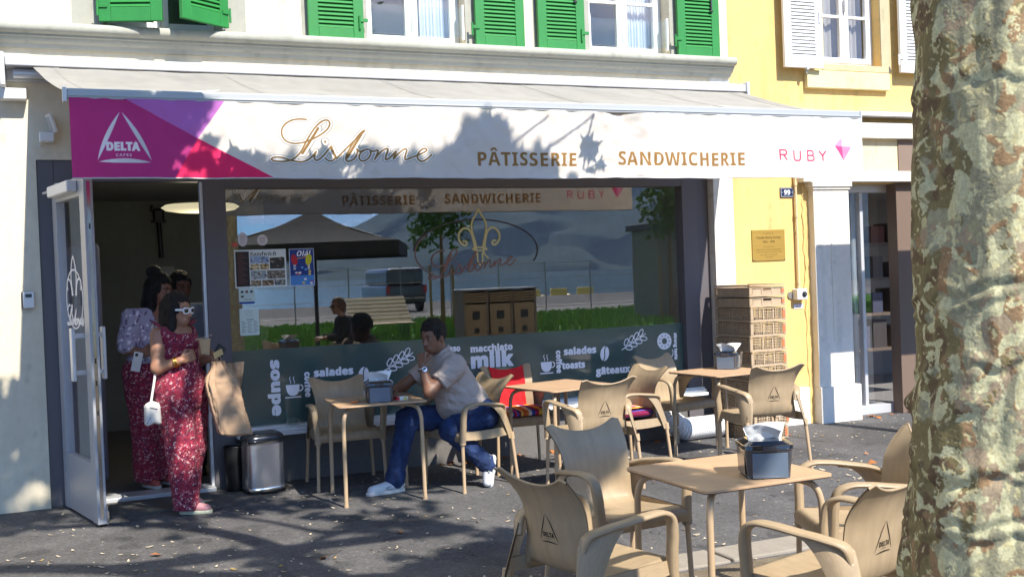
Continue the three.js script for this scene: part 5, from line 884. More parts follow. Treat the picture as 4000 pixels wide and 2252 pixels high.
  // cup
  const c = thing('paper_cup', 'kraft paper cup with a stick held by the woman in sunglasses', 'cup', [0.955, 1.118, 0.885]);
  put('cup', new THREE.LatheGeometry([[0, 0], [0.028, 0], [0.038, 0.098], [0.041, 0.100], [0.041, 0.104], [0.036, 0.104], [0.034, 0.06], [0, 0.06]].map((q) => new THREE.Vector2(...q)), 28), std({ color: lin(0.52, 0.36, 0.20), roughness: 0.8 }), c);
  put('stirrer', rod([-0.07, 0.100, 0.02], [0.05, 0.128, -0.02], 0.0025), std({ color: lin(0.6, 0.45, 0.3), roughness: 0.7 }), c);
  // wallet and phone in the other hand
  const wl = thing('phone_and_wallet', 'black phone with a tan card wallet in the woman\'s hand', 'phone', [1.045, 1.10, 0.845], 0.5);
  put('phone', bx(-0.038, 0.038, -0.02, 0.075, -0.008, 0.004, 0.003), M.black, wl).rotation.z = -0.6; put('card', bx(-0.04, 0.04, -0.01, 0.035, 0.005, 0.010, 0.002), std({ color: lin(0.60, 0.42, 0.18), roughness: 0.6 }), wl).rotation.z = 0.35;
  // paper bags hanging from the hand
  const kraft = fabric(lin(0.44, 0.29, 0.18), { roughness: 0.85 });
  const bag = thing('paper_bag', 'large crumpled kraft paper bag hanging from the woman\'s hand', 'bag', [1.045, 1.06, 0.84]);
  const bagG = grid(64, 48, (u, v) => { const a = u * 2 * Math.PI, ca = Math.cos(a), sa = Math.sin(a), se = (t) => Math.sign(t) * Math.abs(t) ** 0.45, w = lerp(0.026, 0.094, sst(0, 0.30, v)) * (1 + 0.14 * v), d = lerp(0.020, 0.058, sst(0, 0.35, v)), close = v > 0.96 ? 1 - (v - 0.96) / 0.04 : 1, pl = 0.010 * (1 - v) * Math.sin(a * 9 + 3 * v), q = 0.012 * (1 - Math.abs(n3(ca * 2, v * 4, sa * 2))) + 0.006 * (1 - Math.abs(n3(ca * 5, v * 9, sa * 5))) + pl; return [se(ca) * (w + q) * close + 0.105 * v ** 1.5, -0.545 * v - (v > 0.96 ? 0 : 0.012 * ca * v), se(sa) * (d + q) * close]; });
  put('bag', bagG, kraft, bag);
  put('handle', merged([tube([[-0.015, -0.03, 0.02], [-0.01, 0.03, 0.012], [0.012, 0.03, 0.012], [0.02, -0.03, 0.02]], 0.003, 16, 5)]), kraft, bag);
  const b2 = thing('folded_paper_bag', 'second flat kraft paper bag behind the crumpled one', 'bag', [1.135, 1.04, 0.80], -0.25);
  put('sheet', shell(14, 16, (u, v) => [lerp(-0.075, lerp(0.095, 0.045, v), u) + 0.0 * v, -0.30 * v + 0.004 * n2(u * 4, v * 4), 0.012 * n2(u * 3, v * 3)], 0.012), kraft, b2);
  // shoulder bag
  const hb = thing('white_handbag', 'small white handbag on a long strap at the woman\'s hip', 'handbag', [0.595, 0.735, 0.80], 0.3);
  put('bag_body', isoMesh((p) => { const q = [Math.max(0, Math.abs(p[0]) - 0.032), Math.max(0, Math.abs(p[1] + 0.02 * Math.abs(p[0]) / 0.05) - 0.055), Math.max(0, Math.abs(p[2]) - 0.012)]; return Math.hypot(...q) - 0.022; }, [-0.08, -0.1, -0.06], [0.08, 0.1, 0.06], 0.005), std({ color: lin(0.70, 0.67, 0.62), roughness: 0.45 }), hb);
  put('clasp', merged([rod([-0.03, 0.035, 0.034], [0.02, 0.02, 0.036], 0.004), rod([-0.055, -0.07, 0.02], [-0.03, -0.03, 0.034], 0.010, 0.004)]), M.steel, hb);
  put('strap', sweep([[-0.01, 0.06, 0], [0.02, 0.25, 0.02], [0.045, 0.42, 0.01], [0.062, 0.58, -0.09], [0.10, 0.585, -0.16], [0.11, 0.45, -0.21]], oval(0.009, 0.0025, 8), 48), std({ color: lin(0.70, 0.67, 0.62), roughness: 0.5 }), hb);
}
// ----- woman and man inside the doorway -----
{
  const g = thing('person', 'woman with long black hair in a white patterned blouse standing in the dark doorway', 'person'), Sk = skin(lin(0.30, 0.14, 0.085));
  const h = headField([0.775, 1.575, -0.29], 0.75, 0.22, 0.97, true), WR = [0.605, 1.095, -0.12];
  const neck = [[0.735, 1.40, -0.32, 0.755, 1.50, -0.305, 0.048, 0.046]];
  const armR = [[0.555, 1.365, -0.29, 0.510, 1.125, -0.20, 0.052, 0.043], [0.51, 1.125, -0.20, ...WR, 0.041, 0.028]], armL = [[0.86, 1.365, -0.40, 0.90, 1.12, -0.32, 0.05, 0.042], [0.90, 1.12, -0.32, 0.74, 1.10, -0.16, 0.04, 0.028]];
  const torso = [[0.60, 1.375, -0.30, 0.815, 1.375, -0.385, 0.062, 0.062], [0.70, 1.32, -0.34, 0.685, 1.12, -0.33, 0.125, 0.12], [0.685, 1.12, -0.33, 0.665, 0.95, -0.32, 0.12, 0.15]];
  const legR = [[0.60, 0.93, -0.30, 0.61, 0.50, -0.28, 0.115, 0.08], [0.61, 0.50, -0.28, 0.625, 0.10, -0.27, 0.06, 0.042]], legL = [[0.73, 0.93, -0.36, 0.74, 0.50, -0.36, 0.115, 0.08], [0.74, 0.50, -0.36, 0.745, 0.10, -0.36, 0.06, 0.042]];
  buildSkin(g, [...neck, ...armR, ...armL, ...torso, ...legR, ...legL], [handBones(WR, [0.8, 0.05, 0.3], [0.1, 0.1, -0.95], 0.6, 1, 0.93), handBones([0.74, 1.10, -0.16], [-0.8, 0.1, 0.35], [0.2, 0.1, -0.95], 0.6, -1, 0.93)], h, Sk, neck);
  face(g, h);
  const [a, b] = sphereBounds(h, 0.18, 0.32); put('hair', isoMesh((p) => Math.min(hairCap(h, { len: 0.20, w: 0.09, side: 0.33, line: 0.030, top: 0.060, half: 0.058 })(p), ell([0.735, 1.715, -0.33], [0.062, 0.055, 0.062])(p)), a, [b[0], b[1] + 0.06, b[2]], 0.007, 3), M.hair, g);
  const bt = canvasTex(256, 256, (c) => { c.fillStyle = 'rgb(168,160,178)'; c.fillRect(0, 0, 256, 256); for (let i = 0; i < 60; i++) { c.fillStyle = ['rgb(120,104,132)', 'rgb(222,216,228)', 'rgb(150,136,164)'][i % 3]; c.beginPath(); c.ellipse(rnd() * 256, rnd() * 256, 18 * rnd() + 6, 10, rnd() * 6, 0, 7); c.fill(); } });
  bt.wrapS = bt.wrapT = THREE.RepeatWrapping;
  const sb = [...fat(torso.slice(0, 2), 0.016), [0.685, 1.14, -0.33, 0.672, 1.02, -0.325, 0.145, 0.165], [0.555, 1.365, -0.29, 0.515, 1.16, -0.215, 0.080, 0.085], [0.86, 1.365, -0.40, 0.895, 1.16, -0.335, 0.076, 0.08]], sf = field(sb, 0.03), [lo, hi] = boundsOf(sb, 0.03);
  put('blouse', isoMesh(cut((p) => Math.max(sf(p) + 0.006 * n3(p[0] * 12, p[1] * 12, p[2] * 12), -ell([0.76, 1.40, -0.27], [0.06, 0.15, 0.09])(p)), [[0, 1, 0], 1.435], [[0, -1, 0], -1.005]), lo, hi, 0.010), fabric(lin(1, 1, 1), { map: scaled(bt, 4) }), g);
  const pb = [...fat(legR, 0.022), ...fat(legL, 0.022), [0.61, 0.5, -0.28, 0.625, 0.08, -0.27, 0.10, 0.11], [0.74, 0.5, -0.36, 0.745, 0.08, -0.36, 0.10, 0.11], [0.68, 1.0, -0.33, 0.665, 0.9, -0.32, 0.14, 0.165]], pf = field(pb, 0.03), [pl, ph] = boundsOf(pb, 0.03);
  put('trousers', isoMesh(cut((p) => pf(p) + 0.006 * n3(p[0] * 14, p[1] * 3, p[2] * 14), [[0, 1, 0], 1.06], [[0, -1, 0], -0.085]), pl, ph, 0.011), M.floral, g);
  const so = std({ color: lin(0.6, 0.56, 0.5), roughness: 0.7 });
  for (const [x, z] of [[0.60, -0.30], [0.72, -0.40]]) shoe('sandal', g, [x, 0.033, z], [x + 0.085, 0.033, z + 0.17], [0, 1, 0], [std({ color: lin(0.45, 0.10, 0.08), roughness: 0.6 }), so], 0.85);
  const ph2 = thing('white_phone', 'white phone held by the woman in the doorway', 'phone', [0.565, 1.03, -0.085], 0.3); put('body', bx(-0.036, 0.036, -0.075, 0.075, -0.005, 0.005, 0.004), M.whitePlastic, ph2).rotation.z = -0.25; put('camera', bx(-0.026, -0.004, 0.04, 0.062, 0.005, 0.007, 0.002), M.black, ph2).rotation.z = -0.25;
}
{
  const g = thing('person', 'man in a grey shirt half hidden behind the women in the doorway', 'person'), Sk = skin(lin(0.25, 0.12, 0.075));
  const h = headField([0.985, 1.585, -0.80], 0.3, 0.1, 1.0), neck = [[0.985, 1.41, -0.83, 0.985, 1.50, -0.815, 0.058, 0.056]];
  const torso = [[0.81, 1.375, -0.83, 1.16, 1.375, -0.83, 0.072, 0.072], [0.985, 1.30, -0.83, 0.985, 1.02, -0.83, 0.155, 0.145]], arms = [[0.785, 1.37, -0.83, 0.74, 1.08, -0.80, 0.052, 0.044], [0.74, 1.08, -0.80, 0.76, 0.84, -0.72, 0.042, 0.03], [1.185, 1.37, -0.83, 1.23, 1.08, -0.80, 0.052, 0.044], [1.23, 1.08, -0.8, 1.22, 0.84, -0.72, 0.042, 0.03]];
  const legs = [[0.90, 0.93, -0.83, 0.89, 0.50, -0.81, 0.10, 0.07], [0.89, 0.5, -0.81, 0.89, 0.10, -0.82, 0.06, 0.045], [1.07, 0.93, -0.83, 1.08, 0.50, -0.81, 0.10, 0.07], [1.08, 0.5, -0.81, 1.08, 0.10, -0.82, 0.06, 0.045]];
  buildSkin(g, [...neck, ...torso, ...arms, ...legs], [handBones([0.76, 0.84, -0.72], [0.05, -0.9, 0.25], [0.9, 0, 0.1], 0.4, 1), handBones([1.22, 0.84, -0.72], [-0.05, -0.9, 0.25], [-0.9, 0, 0.1], 0.4, -1)], h, Sk, neck); face(g, h);
  const [a, b] = sphereBounds(h, 0.15); put('hair', isoMesh(hairCap(h, { short: true, line: 0.05, top: 0.06 }), a, b, 0.007, 3), M.hair, g);
  const sb = [...fat(torso, 0.016), [0.785, 1.37, -0.83, 0.75, 1.15, -0.81, 0.075, 0.075], [1.185, 1.37, -0.83, 1.22, 1.15, -0.81, 0.075, 0.075], [0.985, 1.02, -0.83, 0.985, 0.95, -0.83, 0.165, 0.165]], sf = field(sb, 0.03), [lo, hi] = boundsOf(sb, 0.03);
  put('shirt', isoMesh(cut((p) => sf(p) + 0.005 * n3(p[0] * 12, p[1] * 12, p[2] * 12), [[0, 1, 0], 1.45], [[0, -1, 0], -0.9]), lo, hi, 0.012), fabric(lin(0.20, 0.23, 0.27)), g);
  const pf = field(fat(legs, 0.018), 0.03), [pl, ph] = boundsOf(fat(legs, 0.018), 0.03); put('trousers', isoMesh(cut(pf, [[0, 1, 0], 0.98]), pl, ph, 0.012), fabric(lin(0.02, 0.02, 0.025)), g);
  for (const x of [0.89, 1.08]) shoe('shoe', g, [x, 0.013, -0.88], [x, 0.013, -0.64], [0, 1, 0], [M.black, M.black]);
}
// ---------- plane tree ----------
const TREE = V(2.150, 0, 6.640);
const barkH = new Float32Array(576 * 1152);
const barkTex = dataTex(576, 1152, (u, v, x, y) => {
  const a = u * 2 * Math.PI, cx = Math.cos(a), cz = Math.sin(a), h = v * 46;
  const N = (f, o, sy = 0.62) => { const X = cx * f, Y = h * 0.42 * f * sy, Z = cz * f, w = 0.42; return n3(X + o + w * n3(X * 0.9 + 5, Y * 0.9, Z * 0.9 + o), Y + w * n3(X * 0.9, Y * 0.9 + 3, Z * 0.9 - o), Z - o); };
  const oldShade = sst(0.52, 0.60, u) * (1 - sst(0.70, 0.80, u + 0.06 * N(1.2, 50)));         // mossy aged side; part of its darkness is shade put into the colour
  const det = 0.10 * N(14, 3, 1) + 0.06 * N(34, 5, 1), fineN = 0.05 * (rnd() - 0.5);
  let c = [0.63, 0.615, 0.50], hh = 0.45;                                                   // grey green young bark
  const put3 = (cond, col, lift) => { if (cond > 0) { const e = sst(0, 0.035, cond); c = c.map((q, i) => lerp(q, col[i], e)); hh = lerp(hh, lift, e); } };
  put3(N(1.6, 11) * 0.9 + det - 0.16, [0.65, 0.58, 0.48], 0.43);                       // warm beige
  put3(N(2.6, 15) + det - 0.20, [0.60, 0.59, 0.49], 0.46);
  put3(N(3.0, 21) + det - 0.40 + 0.35 * oldShade, [0.60, 0.49, 0.36], 0.54);                   // orange brown plates
  put3(N(2.2, 61) * 0.7 + 0.9 * oldShade + 1.4 * det - 0.52, [0.50, 0.455, 0.31], 0.56);                  // olive of moss, and of shade put into the colour
  put3(0.9 * oldShade + N(3.2, 31) * 0.7 + det - 1.0, [0.42, 0.345, 0.25], 0.60);
  put3(N(3.4, 41) + det * 1.4 - 0.24 - 0.25 * oldShade, [0.78, 0.77, 0.62], 0.36);                 // fresh pale patches
  put3(N(8.5, 81, 0.8) + 0.6 * det - 0.55 - 0.05 * oldShade, [0.76, 0.73, 0.56], 0.38);                 // small pale flecks
  const g = 1 + 0.55 * det + 1.6 * fineN + 0.07 * N(22, 7, 0.35);
  barkH[y * 576 + x] = hh + det * 0.6 + fineN * 1.5;
  return [c[0] * g, c[1] * g, c[2] * g];
});
const barkBump = dataTex(576, 1152, (u, v, x, y) => { const q = barkH[y * 576 + x]; return [q, q, q]; }, false);
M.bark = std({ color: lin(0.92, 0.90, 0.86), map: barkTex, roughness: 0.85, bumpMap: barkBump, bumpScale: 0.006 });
const tree = thing('plane_tree', 'thick plane tree with mottled peeling bark standing beside the near table', 'tree', [0, 0, 0]);
{
  const HT = 3.7;
  const g = grid(200, 520, (u, v) => {
    const a = u * 2 * Math.PI, y = v * HT, s = Math.sin(a), c = Math.cos(a);
    let r = 0.272 - 0.017 * y + 0.13 * Math.exp(-y / 0.28) * (1 + 0.35 * Math.sin(a * 4 + 1)) + 0.10 * sst(3.0, 3.7, y);
    r += 0.016 * n3(s * 1.2, y * 1.5, c * 1.2) + 0.006 * n3(s * 4, y * 4, c * 4);
    const seam = (y0, amp, w, ph) => { const yy = y - y0 - 0.05 * Math.sin(a * 1.0 + ph) - 0.02 * n2(a * 2, y0 * 9); amp *= 0.7; return -amp * Math.exp(-((yy / w) ** 2)) + amp * 0.8 * Math.exp(-(((yy - 2.2 * w) / (1.6 * w)) ** 2)); };
    r += seam(1.52, 0.008, 0.010, 1) + seam(1.475, 0.006, 0.008, 1.4) + seam(1.30, 0.007, 0.009, 2) + seam(1.12, 0.010, 0.012, 0.4) + seam(1.085, 0.006, 0.008, 0.7) + seam(0.985, 0.006, 0.008, 1.1) + seam(0.90, 0.007, 0.009, 2.2) + seam(1.95, 0.006, 0.010, 3) + seam(2.3, 0.005, 0.010, 0.3);
    const bump = (au, y0, amp, wa, wy) => { let d = Math.abs(u - au); d = Math.min(d, 1 - d); return amp * Math.exp(-((d / wa) ** 2) - (((y - y0) / wy) ** 2)); };
    r += bump(0.90, 0.78, 0.05, 0.055, 0.11) + bump(0.02, 0.98, 0.05, 0.04, 0.07) + bump(0.615, 1.23, 0.03, 0.03, 0.03) + bump(0.62, 0.82, 0.018, 0.05, 0.1) + bump(0.80, 1.26, 0.012, 0.02, 0.02) + bump(0.03, 2.03, 0.02, 0.012, 0.02) + bump(0.97, 1.42, 0.018, 0.012, 0.015);
    return [TREE.x + s * r + 0.018 * y, y, TREE.z + c * r + 0.018 * y];
  });
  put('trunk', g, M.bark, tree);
}
const SUNR = [0.23, 1.06, 1];                   // per metre towards the sun
// where the crown has gaps: ellipses on the ground that the sun reaches, [x, z, rx, rz]
const GAPS = [[-0.1, 1.45, 0.50, 0.55], [1.16, 1.62, 0.30, 0.42], [1.97, 1.2, 0.16, 0.18], [1.66, 2.35, 0.20, 0.18], [2.1, 2.62, 0.22, 0.18], [1.45, 2.62, 0.16, 0.14], [2.78, 1.95, 0.34, 0.42], [1.92, 4.28, 0.32, 0.34], [0.42, 0.02, 0.15, 0.10], [0.62, 2.35, 0.25, 0.2], [2.3, 0.35, 0.10, 0.12], [1.55, 0.55, 0.12, 0.08], [0.78, 0.30, 0.09, 0.2], [2.55, 3.3, 0.2, 0.2], [0.2, 2.9, 0.4, 0.3], [2.62, 0.92, 0.10, 0.08], [1.25, 3.1, 0.3, 0.2]];
const capY = (x) => [[0.9, 2.40], [1.05, 2.36], [1.22, 2.40], [1.42, 2.30], [1.6, 2.36], [1.78, 2.33], [1.90, 2.52], [2.02, 2.34], [2.4, 2.30], [2.52, 2.40], [2.66, 2.56], [2.80, 2.66], [2.90, 2.46], [3.05, 2.32], [3.2, 2.54], [3.28, 2.30], [3.48, 2.28], [3.54, 2.60], [3.60, 2.38], [3.70, 2.2]].reduce((r, [a, y], i, all) => (x >= a && i + 1 < all.length && x < all[i + 1][0] ? lerp(y, all[i + 1][1], (x - a) / (all[i + 1][0] - a)) : r), x < 0.9 ? 2.9 : 2.0);
function keeps(p, r = 0) {                         // does a leaf here leave the gaps open?
  const kt = p.z - 6.85, yt = p.y - 1.06 * kt, xt = p.x - 0.23 * kt; if (kt > 0.3 && yt > 0.2 && yt < 3.0 && Math.abs(xt - 2.36) < 0.42 + r) return false;   // the sun reaches the trunk
  const k = p.z - 1.76, y1 = p.y - 1.06 * k, x1 = p.x - 0.23 * k;
  if (y1 - r > 2.70) return false;
  if (y1 > 2.25 && x1 > 0.05 && x1 < 6.1) return y1 + r * 0.6 < capY(x1) && (x1 > 1.0 || n2(x1 * 5, y1 * 5) < 0.42);
  const gx = p.x - (0.23 * p.y) / 1.06, gz = p.z - p.y / 1.06;
  for (const [x, z, a, b] of [[3.45, 1.28, 0.30, 0.32], [2.32, 2.95, 0.30, 0.24], [2.20, 4.10, 0.20, 0.34]]) if (((gx - x) / a) ** 2 + ((gz - z) / b) ** 2 < 1) return true;
  if (gx > 3.0 + 0.2 * n2(gz * 2, 3) && gz < 2.7) return false;
  if (gz > 3.2 && gx > 2.25) return false;
  if (gx > 3.6) return false;
  for (const [x, z, a, b] of GAPS) if (((gx - x) / (a * 1.34 + r)) ** 2 + ((gz - z) / (b * 1.34 + r)) ** 2 < 1) return false;
  return true;
}
{
  // limbs
  const M2 = std({ color: lin(0.33, 0.30, 0.22), roughness: 0.9, bumpMap: scaled(fine, 3), bumpScale: 0.004 }), tips = [], limbPts = [];
  const limb = (pts, r0, r1) => { const c = new THREE.CatmullRomCurve3(pts), seg = 36, g = new THREE.TubeGeometry(c, seg, 1, 10), p = g.attributes.position; for (let j = 0; j <= seg; j++) { const q = c.getPointAt(j / seg), r = lerp(r0, r1, (j / seg) ** 0.8); limbPts.push([q, r]); for (let i = 0; i <= 10; i++) { const k = j * 11 + i, v = V(p.getX(k), p.getY(k), p.getZ(k)).sub(q).multiplyScalar(r).add(q); p.setXYZ(k, v.x, v.y, v.z); } } g.computeVertexNormals(); put('limb', g, M2, tree); };
  const T0 = V(TREE.x + 0.04, 3.35, TREE.z + 0.04);
  const main = [[V(1.3, 4.9, 6.7), V(0.2, 5.9, 7.0), V(-1.2, 6.4, 7.4)], [V(1.9, 5.0, 7.3), V(1.2, 6.3, 8.3), V(0.4, 7.3, 9.2)], [V(2.55, 3.55, 7.05), V(3.0, 4.5, 7.9), V(3.5, 6.2, 9.0)], [V(2.0, 4.4, 5.9), V(1.5, 4.6, 5.3), V(0.9, 4.8, 5.2)], [V(2.3, 4.8, 7.6), V(2.2, 6.2, 8.8), V(2.0, 7.4, 10.0)]];
  for (const m of main) {
    limb([T0.clone().add(V(0, -0.5, 0)), T0.clone().lerp(m[0], 0.45), ...m], m[0].y < 4 ? 0.17 : 0.14, m[0].y < 4 ? 0.06 : 0.04);
    for (let k = 0; k < 4; k++) { const s = m[0].clone().lerp(m[1], 0.2 + 0.22 * k), d = V(rr(-1, 0.7), rr(0.1, 0.8), rr(-0.6, 0.9)).normalize(), e = s.clone().addScaledVector(d, rr(1.0, 1.7)); if (keeps(e, 0.1) && keeps(s.clone().lerp(e, 0.5), 0.1)) limb([s, s.clone().lerp(e, 0.5).add(V(0, 0.12, 0)), e], 0.045, 0.014); }
  }
  // a limb whose shadow forks on the asphalt before the door
  const sh = (x, z, y) => V(x + (0.23 * y) / 1.06, y, z + y / 1.06);
  limb([sh(2.35, 2.25, 5.2), sh(1.95, 1.85, 5.6), sh(1.55, 1.95, 5.9), sh(1.25, 2.2, 6.1)], 0.075, 0.03); limb([sh(1.55, 1.95, 5.9), sh(1.2, 1.25, 6.2), sh(0.95, 0.95, 6.3)], 0.04, 0.02); limb([sh(1.95, 1.85, 5.6), sh(2.1, 1.55, 5.7), sh(2.0, 1.2, 5.9)], 0.03, 0.014); limb([V(1.3, 4.9, 6.7), sh(2.35, 2.25, 5.2)], 0.09, 0.075);
  for (const [x, y, z] of [[0.9, 3.9, 3.3], [1.7, 3.85, 3.2], [2.3, 4.2, 3.5], [3.15, 4.15, 3.2], [3.55, 4.1, 3.1], [3.9, 4.1, 3.1]]) limb([V(1.3 + x * 0.2, 4.75, 5.3), V(lerp(1.6, x, 0.6), 4.75, 4.5), V(x, y, z)], 0.022, 0.006);
  // leaves in clumps
  const L = [[0, 0], [0.10, 0.10], [0.34, 0.02], [0.26, 0.20], [0.46, 0.34], [0.24, 0.42], [0.20, 0.56], [0.06, 0.60], [0, 0.86]], s = new THREE.Shape(); s.moveTo(0, 0); for (const [x, y] of L.slice(1)) s.lineTo(x, y); for (const [x, y] of L.slice(1, -1).reverse()) s.lineTo(-x, y); s.closePath();
  const leafG = new THREE.ShapeGeometry(s).scale(0.21, 0.21, 0.21), lp = leafG.attributes.position; for (let i = 0; i < lp.count; i++) lp.setZ(i, -0.35 * Math.abs(lp.getX(i)) - 0.6 * lp.getY(i) ** 2); leafG.computeVertexNormals();
  const leafMat = phys({ color: lin(0.085, 0.155, 0.028), roughness: 0.55, transmission: 0.28, thickness: 0, side: THREE.DoubleSide });
  const mats = [], cols = [], q = new THREE.Quaternion(), e = new THREE.Euler(), tw = [];
  let tries = 0;
  for (let n = 0; n < 760 && tries < 90000;) {
    tries++;
    const t = rnd(); let p;
    if (t < 0.24) { const y1 = rr(2.2, 2.7), x1 = rr(-0.4, 3.7), k = x1 > 2.5 ? rr(1.0, 1.6) : rr(1.1, 2.6); p = V(x1 + 0.23 * k, y1 + 1.06 * k, 1.76 + k); } else if (t < 0.44) { p = sh(rr(2.1, 3.0), rr(-0.55, 0.55), rr(4.8, 6.6)); } else if (t < 0.48) { p = sh(rr(3.15, 3.75), rr(0.95, 1.6), rr(4.6, 7.5)); } else if (t < 0.54) { p = sh(rr(2.02, 2.62), rr(2.72, 3.18), rr(4.6, 6.6)); } else if (t < 0.58) { p = sh(rr(2.0, 2.4), rr(3.78, 4.42), rr(4.6, 6.2)); } else { const y = rr(4.6, 8.8); p = sh(rr(-3.4, 3.4), rr(-1.2, 5.4), y); }
    if (Math.hypot(p.x - TREE.x - 0.3 + 0.9, p.z - TREE.z - 0.6) > 6.0 || p.y < 3.55 || p.y > 9.6 || (p.x > 3.75 && p.z > 4.2) || !keeps(p, 0.04)) continue;
    n++;
    let best = null, bd = 1e9; for (const [c, r] of limbPts) { const d = c.distanceToSquared(p); if (d < bd) { bd = d; best = c; } }
    if (n % 3 === 0) { const mid = best.clone().lerp(p, 0.5).add(V(0, 0.08, 0)); if (keeps(mid)) tw.push(new THREE.TubeGeometry(new THREE.QuadraticBezierCurve3(best, mid, p), 6, 0.008, 5)); }
    const c0 = rr(0.8, 1.2);
    const low = p.z < 4.6; for (let i = 0; i < (low ? 7 : 13); i++) {
      const o = p.clone().add(V(rr(-1, 1), rr(-0.8, 0.8), rr(-1, 1)).multiplyScalar(low ? 0.17 : 0.30)); if (!keeps(o, low ? 0.07 : 0.03)) continue;
      e.set(rr(-0.9, 0.5) - 0.9, rr(0, 6.3), rr(-0.6, 0.6), 'YXZ'); q.setFromEuler(e); const sc = rr(0.65, 1.2) * (low ? 0.8 : 1);
      mats.push(new THREE.Matrix4().compose(o, q, V(sc, sc, sc))); const w = rr(0.8, 1.25) * c0; cols.push([w * rr(0.9, 1.2), w, w * rr(0.7, 1.1)]);
    }
  }
  put('twigs', merged(tw), M2, tree).userData.kind = 'stuff';
  const im = new THREE.InstancedMesh(leafG, leafMat, mats.length); mats.forEach((m, i) => { im.setMatrixAt(i, m); im.setColorAt(i, lin(...cols[i])); });
  im.name = 'crown'; im.userData.kind = 'stuff'; im.castShadow = true; tree.add(im);
  M.leafG = leafG; M.leafMat = leafMat;
}
// fallen petals and dry leaves
{
  const g = new THREE.CircleGeometry(1, 7).scale(0.012, 0.006, 1).rotateX(-Math.PI / 2), p = g.attributes.position; for (let i = 0; i < p.count; i++) p.setY(i, 12 * p.getX(i) ** 2 * 1.5 + 0.001);
  g.computeVertexNormals();
  const N = 3000, im = new THREE.InstancedMesh(g, std({ color: 0xffffff, roughness: 0.9, side: THREE.DoubleSide }), N), m = new THREE.Matrix4(), q = new THREE.Quaternion();
  for (let i = 0; i < N; i++) { let x, z; do { x = rr(-1.5, 9); z = rr(0.12, 6.5); } while (n2(x * 0.9, z * 0.9) + 0.6 * n2(x * 3, z * 3) < rr(-0.9, 0.2)); q.setFromEuler(new THREE.Euler(rr(-0.25, 0.25), rr(0, 6.3), rr(-0.25, 0.25))); const k = rr(0.5, 1.5) * (rnd() < 0.08 ? 1.5 : 1); im.setMatrixAt(i, m.compose(V(x, 0.004, z), q, V(k, k, k))); const t = rr(0.6, 1.1); im.setColorAt(i, rnd() < 0.15 ? lin(0.40 * t, 0.28 * t, 0.10 * t) : lin(0.54 * t, 0.46 * t, 0.33 * t)); }
  im.name = numbered('fallen_petals'); scene.add(tag(im, 'pale fallen petals and seeds scattered over the asphalt', 'petals', null, 'stuff'));
  const g2 = M.leafG.clone().scale(0.42, 0.42, 0.42).rotateX(-Math.PI / 2), N2 = 70, im2 = new THREE.InstancedMesh(g2, std({ color: 0xffffff, roughness: 0.85, side: THREE.DoubleSide }), N2);
  for (let i = 0; i < N2; i++) { const near = i < 55, x = near ? (i % 3 ? rr(2.9, 5.6) : rr(7.2, 8.4)) : rr(0, 8), z = near ? rr(-0.03, 0.14) : rr(0.3, 3), k = rr(0.5, 1.1); q.setFromEuler(new THREE.Euler(rr(-0.5, 0.5), rr(0, 6.3), rr(-0.4, 0.4))); im2.setMatrixAt(i, m.compose(V(x, 0.018, z), q, V(k, k, k))); const t = rr(0.7, 1.2); im2.setColorAt(i, lin(0.42 * t, 0.15 * t, 0.035 * t)); }
  im2.name = numbered('dry_leaves'); scene.add(tag(im2, 'small rust brown dry leaves gathered along the wall foot', 'leaves', null, 'stuff'));
}
